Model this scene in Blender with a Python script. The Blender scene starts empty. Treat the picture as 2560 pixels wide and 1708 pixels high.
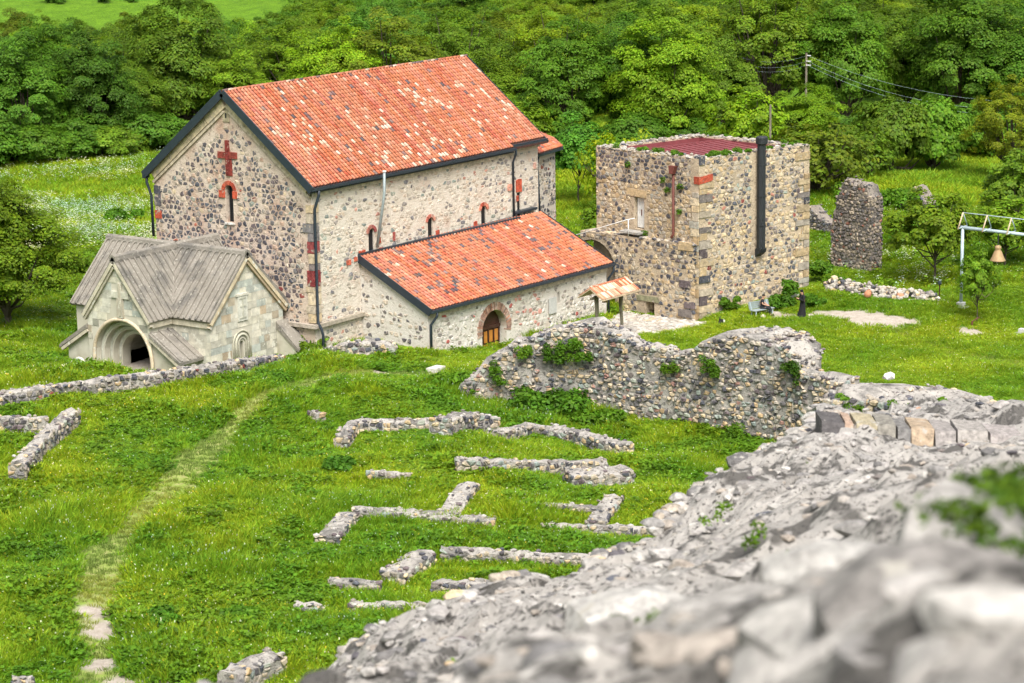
import bpy, math, random
import numpy as np
from mathutils import Vector, Matrix

# ------------------------------------------------------------------ camera, sky, sun, exposure
FPX = 6044.0                      # focal length in photograph pixels (2560 wide), an 85 mm lens
PITCH, ROLL, YAW = 0.21107, -0.01579, 0.61964
CAM = np.array([-104.994, -88.865, 31.108])
FW = np.array([math.cos(YAW)*math.cos(PITCH), math.sin(YAW)*math.cos(PITCH), -math.sin(PITCH)])
_r = np.array([math.sin(YAW), -math.cos(YAW), 0.0]); _u = np.cross(_r, FW)
RT = math.cos(ROLL)*_r + math.sin(ROLL)*_u
UP = -math.sin(ROLL)*_r + math.cos(ROLL)*_u
sc = bpy.context.scene
col = sc.collection
cd = bpy.data.cameras.new('camera'); co = bpy.data.objects.new('camera', cd); col.objects.link(co)
co.matrix_world = Matrix(((RT[0], UP[0], -FW[0], CAM[0]), (RT[1], UP[1], -FW[1], CAM[1]), (RT[2], UP[2], -FW[2], CAM[2]), (0, 0, 0, 1)))
cd.sensor_width = 36.0; cd.lens = 85.0; cd.clip_start = 0.3; cd.clip_end = 5000
cd.dof.use_dof = True; cd.dof.focus_distance = 148.0; cd.dof.aperture_fstop = 1.25; cd.dof.aperture_blades = 9
sc.camera = co

SUN_DIR = Vector((-0.40, -0.42, 0.82)).normalized()     # towards the sun: high, behind the camera's right shoulder
wd = bpy.data.worlds.new('World'); sc.world = wd; wd.use_nodes = True
nt = wd.node_tree; nt.nodes.clear()
sky = nt.nodes.new('ShaderNodeTexSky'); sky.sky_type = 'NISHITA'; sky.sun_disc = False
sky.sun_elevation = math.asin(SUN_DIR.z); sky.sun_rotation = math.atan2(SUN_DIR.x, SUN_DIR.y)
sky.dust_density = 3.0; sky.air_density = 1.0; sky.ozone_density = 1.0
hs = nt.nodes.new('ShaderNodeHueSaturation'); hs.inputs['Saturation'].default_value = 0.3   # thin overcast: whiter than a blue sky
bg = nt.nodes.new('ShaderNodeBackground'); bg.inputs[1].default_value = 0.10
wo = nt.nodes.new('ShaderNodeOutputWorld')
nt.links.new(sky.outputs[0], hs.inputs['Color']); nt.links.new(hs.outputs[0], bg.inputs[0]); nt.links.new(bg.outputs[0], wo.inputs[0])
sd = bpy.data.lights.new('sun', 'SUN'); so = bpy.data.objects.new('sun', sd); col.objects.link(so)
sd.energy = 2.5; sd.angle = math.radians(34); sd.color = (1.0, 0.955, 0.89)
so.rotation_euler = SUN_DIR.to_track_quat('Z', 'Y').to_euler()
sc.view_settings.view_transform = 'Standard'; sc.view_settings.look = 'None'
sc.view_settings.gamma = 1.0; sc.view_settings.exposure = 1.1; sc.view_settings.use_curve_mapping = False
sc.render.engine = 'CYCLES'
sc.cycles.max_bounces = 3; sc.cycles.diffuse_bounces = 2; sc.cycles.glossy_bounces = 2; sc.cycles.transmission_bounces = 3
sc.cycles.use_adaptive_sampling = True; sc.cycles.adaptive_threshold = .02; sc.cycles.adaptive_min_samples = 12
sc.cycles.transparent_max_bounces = 6; sc.cycles.use_denoising = True
sc.cycles.caustics_reflective = False; sc.cycles.caustics_refractive = False

# ------------------------------------------------------------------ helpers: from photo pixels to places
K = 2560/2350.0
def ray(px, py): return FW + (px-1280)/FPX*RT + (854-py)/FPX*UP
def G(px, py, z=0.0):                       # point at height z
    d = ray(px, py); return CAM + d*((z-CAM[2])/d[2])
def D(px, py, dep): return CAM + ray(px, py)*dep
def RP(px, py, ax, val):                    # point on the plane axis = val
    d = ray(px, py); return CAM + d*((val-CAM[ax])/d[ax])
def RN(px, py, p0, n):                      # point on any plane
    d = ray(px, py); return CAM + d*(np.dot(np.array(p0)-CAM, n)/np.dot(d, n))
def proj(P):
    d = np.asarray(P, float)-CAM; z = d@FW
    return 1280+FPX*(d@RT)/z, 854-FPX*(d@UP)/z, z

rng = random.Random(7); nrg = np.random.default_rng(7)
def U(a, b): return rng.uniform(a, b)

# value noise, numpy
_perm = np.random.default_rng(3).random((64, 64))
def vn(x, y, s=1.0, o=0.0):
    x = np.asarray(x, float)/s+o; y = np.asarray(y, float)/s+o*1.7
    xi = np.floor(x).astype(int); yi = np.floor(y).astype(int); fx = x-xi; fy = y-yi
    fx = fx*fx*(3-2*fx); fy = fy*fy*(3-2*fy)
    a = _perm[xi % 64, yi % 64]; b = _perm[(xi+1) % 64, yi % 64]; c = _perm[xi % 64, (yi+1) % 64]; d = _perm[(xi+1) % 64, (yi+1) % 64]
    return (a*(1-fx)+b*fx)*(1-fy)+(c*(1-fx)+d*fx)*fy-0.5

WL = {}                                      # world place of each empty / parent
def setp(o, label=None, cat=None, group=None, kind=None):
    if label: o['label'] = label
    if cat: o['category'] = cat
    if group: o['group'] = group
    if kind: o['kind'] = kind
    return o
def thing(name, label, cat, loc, group=None):
    o = bpy.data.objects.new(name, None); col.objects.link(o); o.empty_display_size = 0.2
    o.location = Vector(loc); WL[o.name] = np.array(loc, float)
    return setp(o, label, cat, group)
def place(o, parent, origin):
    origin = np.array(origin, float)
    if parent is not None:
        o.parent = parent; o.location = Vector(origin-WL[parent.name])
    else: o.location = Vector(origin)
    WL[o.name] = origin
    return o
class MB:
    def __init__(s): s.v = []; s.f = []; s.c = []; s.cc = (1, 1, 1)
    def add(s, vs, fs, c=None):
        b = len(s.v); s.v.extend([tuple(map(float, p)) for p in vs]); s.f.extend([tuple(i+b for i in f) for f in fs])
        s.c.extend([c or s.cc]*len(vs)); return s
    def box(s, x0, x1, y0, y1, z0, z1, c=None):
        return s.add([(x0,y0,z0),(x1,y0,z0),(x1,y1,z0),(x0,y1,z0),(x0,y0,z1),(x1,y0,z1),(x1,y1,z1),(x0,y1,z1)],
                     [(0,3,2,1),(4,5,6,7),(0,1,5,4),(1,2,6,5),(2,3,7,6),(3,0,4,7)], c)
    def bar(s, p, q, w, h, up=(0,0,1), c=None):          # box from p to q, w across, h along 'up'
        p = np.array(p, float); q = np.array(q, float); t = q-p; t /= np.linalg.norm(t)
        u = np.array(up, float); u -= t*np.dot(u, t); u /= np.linalg.norm(u); a = np.cross(t, u)
        vs = [e+a*w/2*i+u*h/2*j for e in (p, q) for i, j in ((-1,-1),(1,-1),(1,1),(-1,1))]
        return s.add(vs, [(0,1,2,3),(7,6,5,4),(0,4,5,1),(1,5,6,2),(2,6,7,3),(3,7,4,0)], c)
    def prism(s, poly, vec, c=None):                     # polygon of 3d points extruded by vec
        n = len(poly); P = [np.array(p, float) for p in poly]; vec = np.array(vec, float)
        return s.add(P+[p+vec for p in P], [tuple(range(n-1,-1,-1)), tuple(range(n, 2*n))]+[(i,(i+1)%n,n+(i+1)%n,n+i) for i in range(n)], c)
    def tube(s, pts, rad, n=8, c=None, cap=True):
        pts = [np.array(p, float) for p in pts]; rs = rad if hasattr(rad, '__len__') else [rad]*len(pts)
        vs = []; a = None
        for i, p in enumerate(pts):
            t = pts[min(i+1, len(pts)-1)]-pts[max(i-1, 0)]; t /= (np.linalg.norm(t)+1e-9)
            if a is None:
                a = np.cross(t, (0, 0, 1) if abs(t[2]) < .9 else (1, 0, 0))
            a = a-t*np.dot(a, t); a /= np.linalg.norm(a); b = np.cross(t, a)
            vs += [p+(a*math.cos(k*2*math.pi/n)+b*math.sin(k*2*math.pi/n))*rs[i] for k in range(n)]
        fs = [(i*n+k, i*n+(k+1)%n, (i+1)*n+(k+1)%n, (i+1)*n+k) for i in range(len(pts)-1) for k in range(n)]
        if cap: fs += [tuple(range(n-1,-1,-1)), tuple(range((len(pts)-1)*n, len(pts)*n))]
        return s.add(vs, fs, c)
    def lathe(s, o, prof, n=16, c=None):                 # prof: (r, z) list about a vertical axis
        o = np.array(o, float)
        vs = [o+np.array((r*math.cos(k*2*math.pi/n), r*math.sin(k*2*math.pi/n), z)) for r, z in prof for k in range(n)]
        fs = [(i*n+k, i*n+(k+1)%n, (i+1)*n+(k+1)%n, (i+1)*n+k) for i in range(len(prof)-1) for k in range(n)]
        return s.add(vs, fs+[tuple(range(n-1,-1,-1)), tuple(range((len(prof)-1)*n, len(prof)*n))], c)
    def build(s, name, mat, parent=None, origin=None, smooth=False, kind=None):
        v = np.array(s.v)
        if origin is None: origin = np.array([(v[:,0].min()+v[:,0].max())/2, (v[:,1].min()+v[:,1].max())/2, v[:,2].min()])
        me = bpy.data.meshes.new(name); me.from_pydata((v-origin).tolist(), [], s.f)
        a = me.color_attributes.new('Col', 'FLOAT_COLOR', 'POINT')
        a.data.foreach_set('color', np.hstack([np.array(s.c, float), np.ones((len(v), 1))]).astype(np.float32).ravel())
        if mat: me.materials.append(mat)
        if smooth: me.polygons.foreach_set('use_smooth', [True]*len(me.polygons))
        o = bpy.data.objects.new(name, me); col.objects.link(o)
        if kind: o['kind'] = kind
        return place(o, parent, origin)
def fixn(me_):
    import bmesh
    bm = bmesh.new(); bm.from_mesh(me_); bmesh.ops.recalc_face_normals(bm, faces=bm.faces); bm.to_mesh(me_); bm.free()
def cut(o, solids):                                       # carve openings (MB solids in world coordinates) out of a mesh
    cs = []; fixn(o.data)
    for m in solids:
        c = m.build('cutter', None); fixn(c.data); cs.append(c)
        md = o.modifiers.new('b', 'BOOLEAN'); md.object = c; md.operation = 'DIFFERENCE'; md.solver = 'EXACT'
    bpy.context.view_layer.update()
    dg = bpy.context.evaluated_depsgraph_get()
    me = bpy.data.meshes.new_from_object(o.evaluated_get(dg)); o.modifiers.clear(); o.data = me
    for c in cs: bpy.data.objects.remove(c, do_unlink=True)
def arch(cx, z0, zs, r, n=10):                           # outline of a round-headed opening in (u, z)
    return [(cx-r, z0), (cx+r, z0)]+[(cx+r*math.cos(a), zs+r*math.sin(a)) for a in np.linspace(0, math.pi, n)]

# ------------------------------------------------------------------ materials
def nodes(name):
    m = bpy.data.materials.new(name); m.use_nodes = True; t = m.node_tree; b = t.nodes['Principled BSDF']; return m, t, b
def mixc(t, f, a, b, mode='MIX'):
    n = t.nodes.new('ShaderNodeMix'); n.data_type = 'RGBA'; n.blend_type = mode
    for k, v in ((0, f), (6, a), (7, b)):
        if hasattr(v, 'is_output'): t.links.new(v, n.inputs[k])
        else: n.inputs[k].default_value = v if k == 0 else (*v, 1)
    return n.outputs[2]
def noise(t, scale, detail=4, rough=.6, vec=None, dim='3D'):
    n = t.nodes.new('ShaderNodeTexNoise'); n.inputs['Scale'].default_value = scale; n.inputs['Detail'].default_value = detail; n.inputs['Roughness'].default_value = rough
    if vec is None:
        g = t.nodes.get('geo') or t.nodes.new('ShaderNodeNewGeometry'); g.name = 'geo'; vec = g.outputs['Position']
    t.links.new(vec, n.inputs['Vector']); return n.outputs['Fac']
def ramp(t, fac, lo, hi):
    n = t.nodes.new('ShaderNodeMapRange'); n.inputs[1].default_value = lo; n.inputs[2].default_value = hi
    t.links.new(fac, n.inputs[0]); return n.outputs[0]
def bump(t, b, fac, strength, dist):
    n = t.nodes.new('ShaderNodeBump'); n.inputs['Strength'].default_value = strength; n.inputs['Distance'].default_value = dist
    t.links.new(fac, n.inputs['Height']); t.links.new(n.outputs[0], b.inputs['Normal'])
def attr(t, name='Col'):
    n = t.nodes.new('ShaderNodeAttribute'); n.attribute_name = name; return n
def grey(c, k): return tuple(x*k for x in c)
def m_attr(name, rough=.9, s=6, amt=.5, bs=14, bd=.03, spots=None):      # colour of each piece from its mesh, with grain
    m, t, b = nodes(name); a = attr(t)
    f = ramp(t, noise(t, s, 5, .7), .3, .7)
    c = mixc(t, 1.0, a.outputs[0], mixc(t, f, (1-amt,)*3, (1+amt*.6,)*3), 'MULTIPLY')
    if spots:
        c = mixc(t, ramp(t, noise(t, spots[0], 3, .6), spots[1], spots[1]+.06), c, spots[2])
    t.links.new(c, b.inputs['Base Color']); b.inputs['Roughness'].default_value = rough; b.inputs['Specular IOR Level'].default_value = .25
    bump(t, b, noise(t, bs, 6, .7), .7, bd); return m
def m_noise(name, c1, c2, s=.6, rough=.92, bs=9, bd=.05, c3=None, s3=.35, e3=(.55, .7), fine=None):
    m, t, b = nodes(name)
    c = mixc(t, ramp(t, noise(t, s, 6, .65), .36, .66), c1, c2)
    if c3: c = mixc(t, ramp(t, noise(t, s3, 4, .6), *e3), c, c3)
    if fine: c = mixc(t, ramp(t, noise(t, fine[0], 4, .7), fine[1], fine[1]+.08), c, fine[2])
    t.links.new(c, b.inputs['Base Color']); b.inputs['Roughness'].default_value = rough; b.inputs['Specular IOR Level'].default_value = .2
    bump(t, b, noise(t, bs, 7, .7), .8, bd); return m
def m_plain(name, c, rough=.6, metal=0, bs=None):
    m, t, b = nodes(name)
    cc = mixc(t, ramp(t, noise(t, 3.0, 5, .7), .3, .7), grey(c, .8), grey(c, 1.15))
    t.links.new(cc, b.inputs['Base Color']); b.inputs['Roughness'].default_value = rough; b.inputs['Metallic'].default_value = metal
    if bs: bump(t, b, noise(t, bs, 4, .6), .4, .02)
    return m
def m_leaf(name, trans=.3, patch=None):
    m, t, b = nodes(name); a = attr(t); oi = t.nodes.new('ShaderNodeObjectInfo')
    c = mixc(t, 1.0, a.outputs[0], oi.outputs['Color'], 'MULTIPLY')
    if patch: c = mixc(t, ramp(t, noise(t, patch[0], 3, .6), .38, .64), mixc(t, 1.0, c, patch[1], 'MULTIPLY'), mixc(t, 1.0, c, patch[2], 'MULTIPLY'))
    h = t.nodes.new('ShaderNodeHueSaturation'); t.links.new(c, h.inputs['Color'])
    v = t.nodes.new('ShaderNodeMapRange'); v.inputs[3].default_value = .8; v.inputs[4].default_value = 1.2
    t.links.new(oi.outputs['Random'], v.inputs[0]); t.links.new(v.outputs[0], h.inputs['Value'])
    t.links.new(h.outputs[0], b.inputs['Base Color']); b.inputs['Roughness'].default_value = .6; b.inputs['Specular IOR Level'].default_value = .25
    tr = t.nodes.new('ShaderNodeBsdfTranslucent'); t.links.new(h.outputs[0], tr.inputs[0])
    mx = t.nodes.new('ShaderNodeMixShader'); mx.inputs[0].default_value = trans
    t.links.new(b.outputs[0], mx.inputs[1]); t.links.new(tr.outputs[0], mx.inputs[2])
    t.links.new(mx.outputs[0], t.nodes['Material Output'].inputs[0]); return m

M = {}
M['stone'] = m_attr('rubble stone', .9, 5, .5, 12, .04, (2.4, .585, (.46, .40, .33)))
M['rstone'] = m_attr('ruin stone', .9, 6, .55, 10, .06, (3.0, .62, (.36, .34, .30)))
M['block'] = m_attr('cut block', .92, 3.5, .5, 9, .05, (3, .6, (.36, .31, .25)))
M['ashlar'] = m_attr('weathered ashlar', .9, 2.2, .35, 9, .02, (2.6, .6, (.62, .60, .52)))
M['tile'] = m_attr('clay tile', .75, 4, .28, 20, .008)
M['undertile'] = m_plain('tile channel', (.06, .022, .014), .9)  # colour darkened to stand for the shade between tile columns
M['plaster_w'] = m_noise('pink lime mortar', (.54, .43, .345), (.63, .53, .44), .9, bs=7, bd=.09, c3=(.47, .31, .23), s3=.5, e3=(.5, .68), fine=(4, .56, (.30, .235, .19)))
M['plaster_s'] = m_noise('cream lime mortar', (.60, .53, .445), (.68, .62, .54), .9, bs=6, bd=.09, c3=(.58, .45, .37), s3=.5, e3=(.55, .72), fine=(3.5, .6, (.42, .36, .30)))
M['plaster_a'] = m_noise('whitewashed mortar', (.68, .64, .585), (.61, .555, .49), .9, bs=6, bd=.08, c3=(.52, .39, .31), s3=.5, e3=(.55, .72), fine=(4, .58, (.38, .34, .29)))
M['mortar_t'] = m_noise('ochre mortar', (.47, .37, .26), (.55, .45, .33), .9, bs=7, bd=.1, c3=(.33, .27, .21), s3=.4, e3=(.5, .68), fine=(4, .55, (.25, .20, .15)))
M['mortar_r'] = m_noise('ruin mortar', (.36, .30, .23), (.44, .38, .31), .9, bs=5, bd=.1, c3=(.20, .18, .155), fine=(5, .56, (.16, .14, .12)))
M['rubble_top'] = m_noise('weathered wall top', (.34, .315, .29), (.45, .42, .38), 1.1, bs=5, bd=.14, c3=(.19, .18, .165), s3=.8, e3=(.48, .62), fine=(5, .54, (.14, .13, .12)))
M['lime'] = m_noise('chapel stone', (.48, .45, .36), (.56, .53, .45), .6, bs=5, bd=.02, c3=(.34, .31, .23))
M['slab'] = m_noise('lichen roof slab', (.21, .19, .16), (.28, .255, .22), .8, bs=8, bd=.05, c3=(.15, .14, .125), s3=.7, e3=(.5, .62), fine=(6, .58, (.40, .38, .33)))
M['navy'] = m_plain('dark blue sheet metal', (.022, .032, .045), .45, .0)
M['black'] = m_plain('black painted steel', (.018, .021, .025), .65, .0)
M['rust'] = m_plain('rusty red pipe', (.13, .035, .025), .7)
M['roofred'] = m_plain('dark red sheet metal', (.20, .05, .055), .55)
M['zinc'] = m_plain('pale galvanised steel', (.30, .35, .36), .5, .1)
M['steelblue'] = m_plain('pale blue painted steel', (.40, .49, .53), .5)
M['white'] = m_plain('white paint', (.78, .78, .76), .5)
M['redstone'] = m_attr('red tuff', .92, 4, .6, 9, .04, (5, .62, (.40, .27, .21)))
M['pane'] = m_plain('dark window glass', (.006, .006, .008), .6)
M['woodd'] = m_plain('dark brown wood', (.055, .02, .012), .5, 0, 30)
M['woodo'] = m_plain('orange brown wood', (.50, .20, .035), .45, 0, 30)
M['woodg'] = m_noise('weathered post wood', (.16, .14, .10), (.24, .21, .16), 3, bs=20, bd=.02)
M['woodp'] = m_plain('pale timber', (.55, .42, .28), .7)
M['bark'] = m_noise('bark', (.07, .055, .04), (.12, .10, .08), 3, bs=10, bd=.05)
M['leaf'] = m_leaf('leaves', .4)
M['grass'] = m_leaf('grass blades', .45, (.13, (.7, .86, .8), (1.25, 1.1, .9)))
M['bell'] = m_plain('bronze bell', (.40, .27, .14), .65, .2)
M['flower'] = m_leaf('flowers', .3)
M['cloth'] = m_plain('black cloth', (.008, .008, .010), .9)
M['shirt'] = m_plain('dark navy cotton', (.010, .013, .020), .9)
M['trous'] = m_plain('dark grey cotton', (.014, .018, .022), .9)
M['skin'] = m_plain('skin', (.55, .30, .20), .55)
M['hair'] = m_plain('black hair', (.01, .008, .007), .6)
M['mortar_d'] = m_noise('dark weathered mortar', (.22, .19, .16), (.28, .245, .21), 1, bs=6, bd=.12, c3=(.12, .11, .10), fine=(5, .55, (.10, .09, .085)))
M['fgrock'] = m_noise('pale broken wall core', (.34, .32, .295), (.50, .47, .435), 1.8, bs=7, bd=.18, c3=(.13, .122, .112), s3=1.0, e3=(.5, .58), fine=(8, .55, (.07, .066, .062)))  # dark noise patches paint the shade of crevices into the rock colour
M['clay'] = m_plain('terracotta', (.50, .22, .12), .8)
M['dirt'] = m_noise('bare soil', (.40, .34, .27), (.50, .44, .36), 1.5, bs=8)
M['paving'] = m_attr('paving stone', .9, 4, .35, 12, .03)
M['concrete'] = m_plain('pale concrete', (.50, .50, .48), .85, 0, 20)
# ------------------------------------------------------------------ terrain
CP = np.array([(24,-8,0),(18,-10,0),(10,-9,.1),(15,-16,0),(10,-22,.2),(20,-25,.2),(28,-16,.5),(33,-16,1),(38,-22,1),(45,-12,1.2),
 (30,-32,.4),(15,-32,.4),(40,-40,.5),(52,-12,2.2),(60,-30,1.5),(65,0,2),(40,5,1),(50,20,1),(30,15,.8),(24,20,.8),
 (-19,6,1.2),(-14,3.4,1.0),(-10,1.2,.9),(-6,-.4,.9),(-2,-1.2,1.0),(0,0,1.1),(-3,1,1),(-9,8,.9),(-4,15,1),(-12,14,1),(-20,18,1),(10,20,1),(0,30,1),(20,40,1),(40,50,.5),(-25,25,1),(70,60,.5),(90,20,1.5),
 (-22,1.5,2.7),(-16,-.6,2.7),(-11,-2.6,2.7),(-5,-3.8,2.4),(0.5,-3.8,2.1),(2,-6,1.2),(4.5,-6,.8),(4,-9,.7),(0,-10,1.3),(8,-9,.1),(11,-6.5,-.1),
 (-8,-9,2),(-15,-8,2.3),(-25,-8,2.2),(-3,-15.5,.35),(-4.5,-20,.2),(-5,-24,.1),(-4,-29,.0),(-4,-33,.0),(-9,-28,.5),(-12,-16,1.5),(-20,-25,1.4),(-30,-18,1.8),
 (-43,-28,1.5),(-46,-22,1.8),(-35,-35,1.2),(-25,-38,1.),(-15,-35,.6),(2,-18,.2),(2,-28,.4),(-60,-10,1.8),(-40,0,2.4),(8,-6.5,.4),(14,-7,.1)], float)
CY, SY = math.cos(YAW), math.sin(YAW)
def ds(x, y):
    dx = x-CAM[0]; dy = y-CAM[1]; return dx*CY+dy*SY, dx*SY-dy*CY
def zg(x, y):
    x = np.asarray(x, float); y = np.asarray(y, float)
    r2 = (x[..., None]-CP[:,0])**2+(y[..., None]-CP[:,1])**2
    w = 1/(r2+5)**2; z = (w*CP[:,2]).sum(-1)/w.sum(-1)
    d, s = ds(x, y)
    far = np.clip((d-190)/60, 0, 1); z = z*(1-far)+.8*far
    z = z-.085*np.clip(d-224, 0, 205)*(.82-.49*np.clip((s+48)/50, 0, 1))+.13*np.clip(d-440, 0, 900)
    z = z+.39*np.clip(75-d, 0, 90)
    am = np.clip((d-70)/30, 0, 1)
    return z+am*(vn(x, y, 7, 3)*.5+vn(x, y, 2.6, 9)*.34*(1-np.clip((x-6)/8, 0, 1)*.7))+vn(x, y, 40, 5)*2*np.clip((d-230)/60, 0, 1)
def gz(x, y): return float(zg(np.array([x]), np.array([y]))[0])
def GT(px, py, h=0.0):                        # where the sight line meets the ground (+h)
    r = ray(px, py); t = np.arange(60, 700, .5)
    P = CAM+r*t[:, None]; e = P[:, 2]-zg(P[:, 0], P[:, 1])-h
    i = int(np.argmax(e < 0)); a = e[i-1]/(e[i-1]-e[i]); return P[i-1]+(P[i]-P[i-1])*a

PATH = [G(a*K, b*K, 1.9) for a, b in [(255,1600),(232,1480),(212,1380),(250,1250),(340,1160),(430,1085),(520,1000),(600,945),(700,890),(850,850),(990,835)]]
def px_path(L, h): return [GT(a*K, b_*K, h) for a, b_ in L]
def segdist(x, y, pts):
    best = np.full(np.shape(x), 1e9)
    for p, q in zip(pts[:-1], pts[1:]):
        vx, vy = q[0]-p[0], q[1]-p[1]; t = np.clip(((x-p[0])*vx+(y-p[1])*vy)/(vx*vx+vy*vy), 0, 1)
        best = np.minimum(best, np.hypot(x-p[0]-t*vx, y-p[1]-t*vy))
    return best
def axis(a, b, st, far):
    mid = np.arange(a, b+1e-6, st); o = []; g = st; p = b
    while p < far: g *= 1.18; p += min(g, 60); o.append(p)
    n = []; g = st; p = a
    while p > -far: g *= 1.18; p -= min(g, 60); n.append(p)
    return np.concatenate([n[::-1], mid, o])
FND = [
 ('L-shaped low foundation with pale blocks below the tall ruined wall', [(800,1003),(822,966),(930,966),(1040,968)], .75, 0.61, 70),
 ('raised rubble stub where the low foundation meets the ruined wall', [(1035,962),(1090,950),(1145,958)], 1.2, 1.01, 60),
 ('crumbling low rubble mound in front of the dark bushes', [(1155,992),(1225,978),(1300,990),(1420,1022)], 1.0, 0.61, 60),
 ('straight low wall of dark rounded stones in mid field', [(1050,1056),(1160,1058),(1290,1062),(1395,1058)], .75, 0.66, 80),
 ('wide stub block at the right end of the straight low wall', [(1312,1092),(1390,1090),(1456,1082)], 1.6, 0.66, 50),
 ('dark flat wall top running down between two grassy rooms', [(1098,1108),(1075,1140),(1052,1180)], 1.0, 0.46, 40),
 ('long flat grey foundation strip crossing the field', [(812,1172),(930,1178),(1050,1190),(1134,1196)], .9, 0.46, 60),
 ('short flat stub at the left end of the grey strip', [(822,1178),(800,1200),(775,1232)], 1.0, 0.41, 30),
 ('thin stone line half sunk in grass at right of field', [(1235,1160),(1300,1160),(1372,1168)], .6, 0.36, 24),
 ('narrow slanting stub of pale stones in right grass room', [(1432,1136),(1410,1160),(1388,1196)], .9, 0.46, 30),
 ('thin low stone row disappearing behind the near wall', [(1250,1206),(1350,1208),(1450,1212),(1535,1212)], .6, 0.41, 40),
 ('long low row of flat brown stones in lower field', [(1012,1262),(1120,1268),(1260,1278),(1385,1284)], .7, 0.51, 70),
 ('dark flat corner stub at the left of the brown row', [(1000,1266),(965,1290),(925,1316)], 1.1, 0.51, 40),
 ('lowest sunken stone line in the grass', [(990,1342),(1080,1338),(1180,1344),(1280,1352)], .8, 0.41, 40),
 ('faint line of pale stones sunk in grass at left', [(755,1330),(800,1334),(868,1340)], .5, 0.36, 16),
 ('tiny row of pale stones beside the broad-leaved plant', [(842,1083),(890,1086),(940,1090)], .5, 0.36, 14),
 ('flat grey stone slab lying in lower grass', [(672,1392),(730,1396)], .8, 0.46, 10),
 ('low stone line just above the near wall corner', [(800,1388),(920,1386),(1050,1390)], .5, 0.36, 20),
 ('pale low wall slanting down at left edge of field', [(182,938),(140,975),(100,1015),(58,1062)], .8, 0.91, 80),
 ('low wall stub entering from the left picture edge', [(-40,962),(40,960),(110,958)], .7, 0.76, 30),
 ('dark broken rubble stub at the bottom of the field', [(555,1545),(600,1520),(655,1500)], 1.0, 0.86, 50),
 ('single grey boulder beside the footpath', [(724,946),(746,944)], .6, 0.56, 6),
 ('small grey boulder at the bottom left corner', [(28,1562),(75,1560)], .6, 0.46, 6)]
gx = axis(-58, 66, .55, 1500); gy = axis(-45, 42, .55, 1500)
X, Y = np.meshgrid(gx, gy, indexing='ij'); Z = zg(X, Y)
nx, ny = X.shape
idx = np.arange(nx*ny).reshape(nx, ny)
quads = np.stack([idx[:-1,:-1], idx[1:,:-1], idx[1:,1:], idx[:-1,1:]], -1).reshape(-1, 4)
me = bpy.data.meshes.new('ground')
me.vertices.add(nx*ny); me.vertices.foreach_set('co', np.stack([X, Y, Z], -1).astype(np.float32).ravel())
me.loops.add(quads.size); me.loops.foreach_set('vertex_index', quads.astype(np.int32).ravel())
me.polygons.add(len(quads)); me.polygons.foreach_set('loop_start', np.arange(0, quads.size, 4, dtype=np.int32))
me.polygons.foreach_set('use_smooth', np.ones(len(quads), bool)); me.update(calc_edges=True)
ground = bpy.data.objects.new('ground', me); col.objects.link(ground); ground['kind'] = 'structure'; ground['label'] = 'green grassy ground sloping from the field to the wooded hill'
Dd, Ss = ds(X, Y)
path = np.clip(1.35-segdist(X, Y, PATH)/(1.05+.9*vn(X, Y, 3, 2)), 0, 1)
lawn_path = np.clip(1.2-segdist(X, Y, [G(2200,800,.7), G(2330,850,.5), G(2560,915,.4)])/(1.3+vn(X, Y, 2, 2)), 0, 1)
dirt = np.zeros_like(X)
for (a, b, z, r) in [(240,1425,1.9,1.1),(215,1390,1.9,.7),(225,1500,1.9,.9),(290,1540,1.9,1.1),(370,1556,1.9,.9),(1990,719,.9,2.2),(1940,716,.8,1.5),(2060,722,.9,1.7),(2225,733,1,1.6),
                  (1880,718,.7,1.2),(1800,725,.6,1.3),(1760,722,.5,.9),(2285,1000/1.0,.5,.01),(870,852,1.7,.6)]:
    c = G(a*K, b*K, z); r2 = np.hypot(X-c[0], Y-c[1])/(r*(1+.7*vn(X, Y, .9, 4))); dirt = np.maximum(dirt, np.clip(1.6-r2*1.3, 0, 1))
pav = np.zeros_like(X)
PAV = [(20.5,-6.6),(24.2,-5.2),(24.0,-11.0),(23.2,-13.2),(19,-11.5),(15.5,-9.2),(14,-7.2)]
def inpoly(x, y, poly):
    c = np.zeros(np.shape(x), bool); n = len(poly)
    for i in range(n):
        x1, y1 = poly[i]; x2, y2 = poly[(i+1) % n]
        k = ((y1 > y) != (y2 > y)) & (x < (x2-x1)*(y-y1)/(y2-y1+1e-12)+x1); c ^= k
    return c
pav[inpoly(X, Y, PAV)] = 1
dirt = np.maximum(dirt, pav); dirt[(X > -9) & (X < .4) & (Y > 4.5) & (Y < 11)] = 1
TOWER = [(23.88,-11.47),(33.04,-14.31),(34.59,-5.07),(25.74,-2.57)]
built = inpoly(X, Y, TOWER) | ((X > .2) & (X < 28) & (Y > .2) & (Y < 12.8)) | ((X > 4.4) & (X < 22.9) & (Y > -5.5) & (Y < 1)) | ((X > -8.6) & (X < .5) & (Y > 2) & (Y < 13.2))
px_, py_, _z = proj(np.stack([X, Y, Z], -1).reshape(-1, 3)); px_ = px_.reshape(X.shape); py_ = py_.reshape(X.shape)
vis = (Dd > 70) & (px_ > -260) & (px_ < 2820) & (py_ > -50) & (py_ < 1860)
dense = vis & ~built & (dirt < .45)
near = (Dd < 185)
gd = np.where(dense & near, 1.0, 0.0)*(1-.97*np.clip(path*1.5, 0, 1))
fd = np.where(dense & (Dd >= 183) & (Dd < 262), 1.0, 0.0)
lawn = (X > 2) & (X < 42) & (Y < -6)                                     # mown grass round the tower
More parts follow.
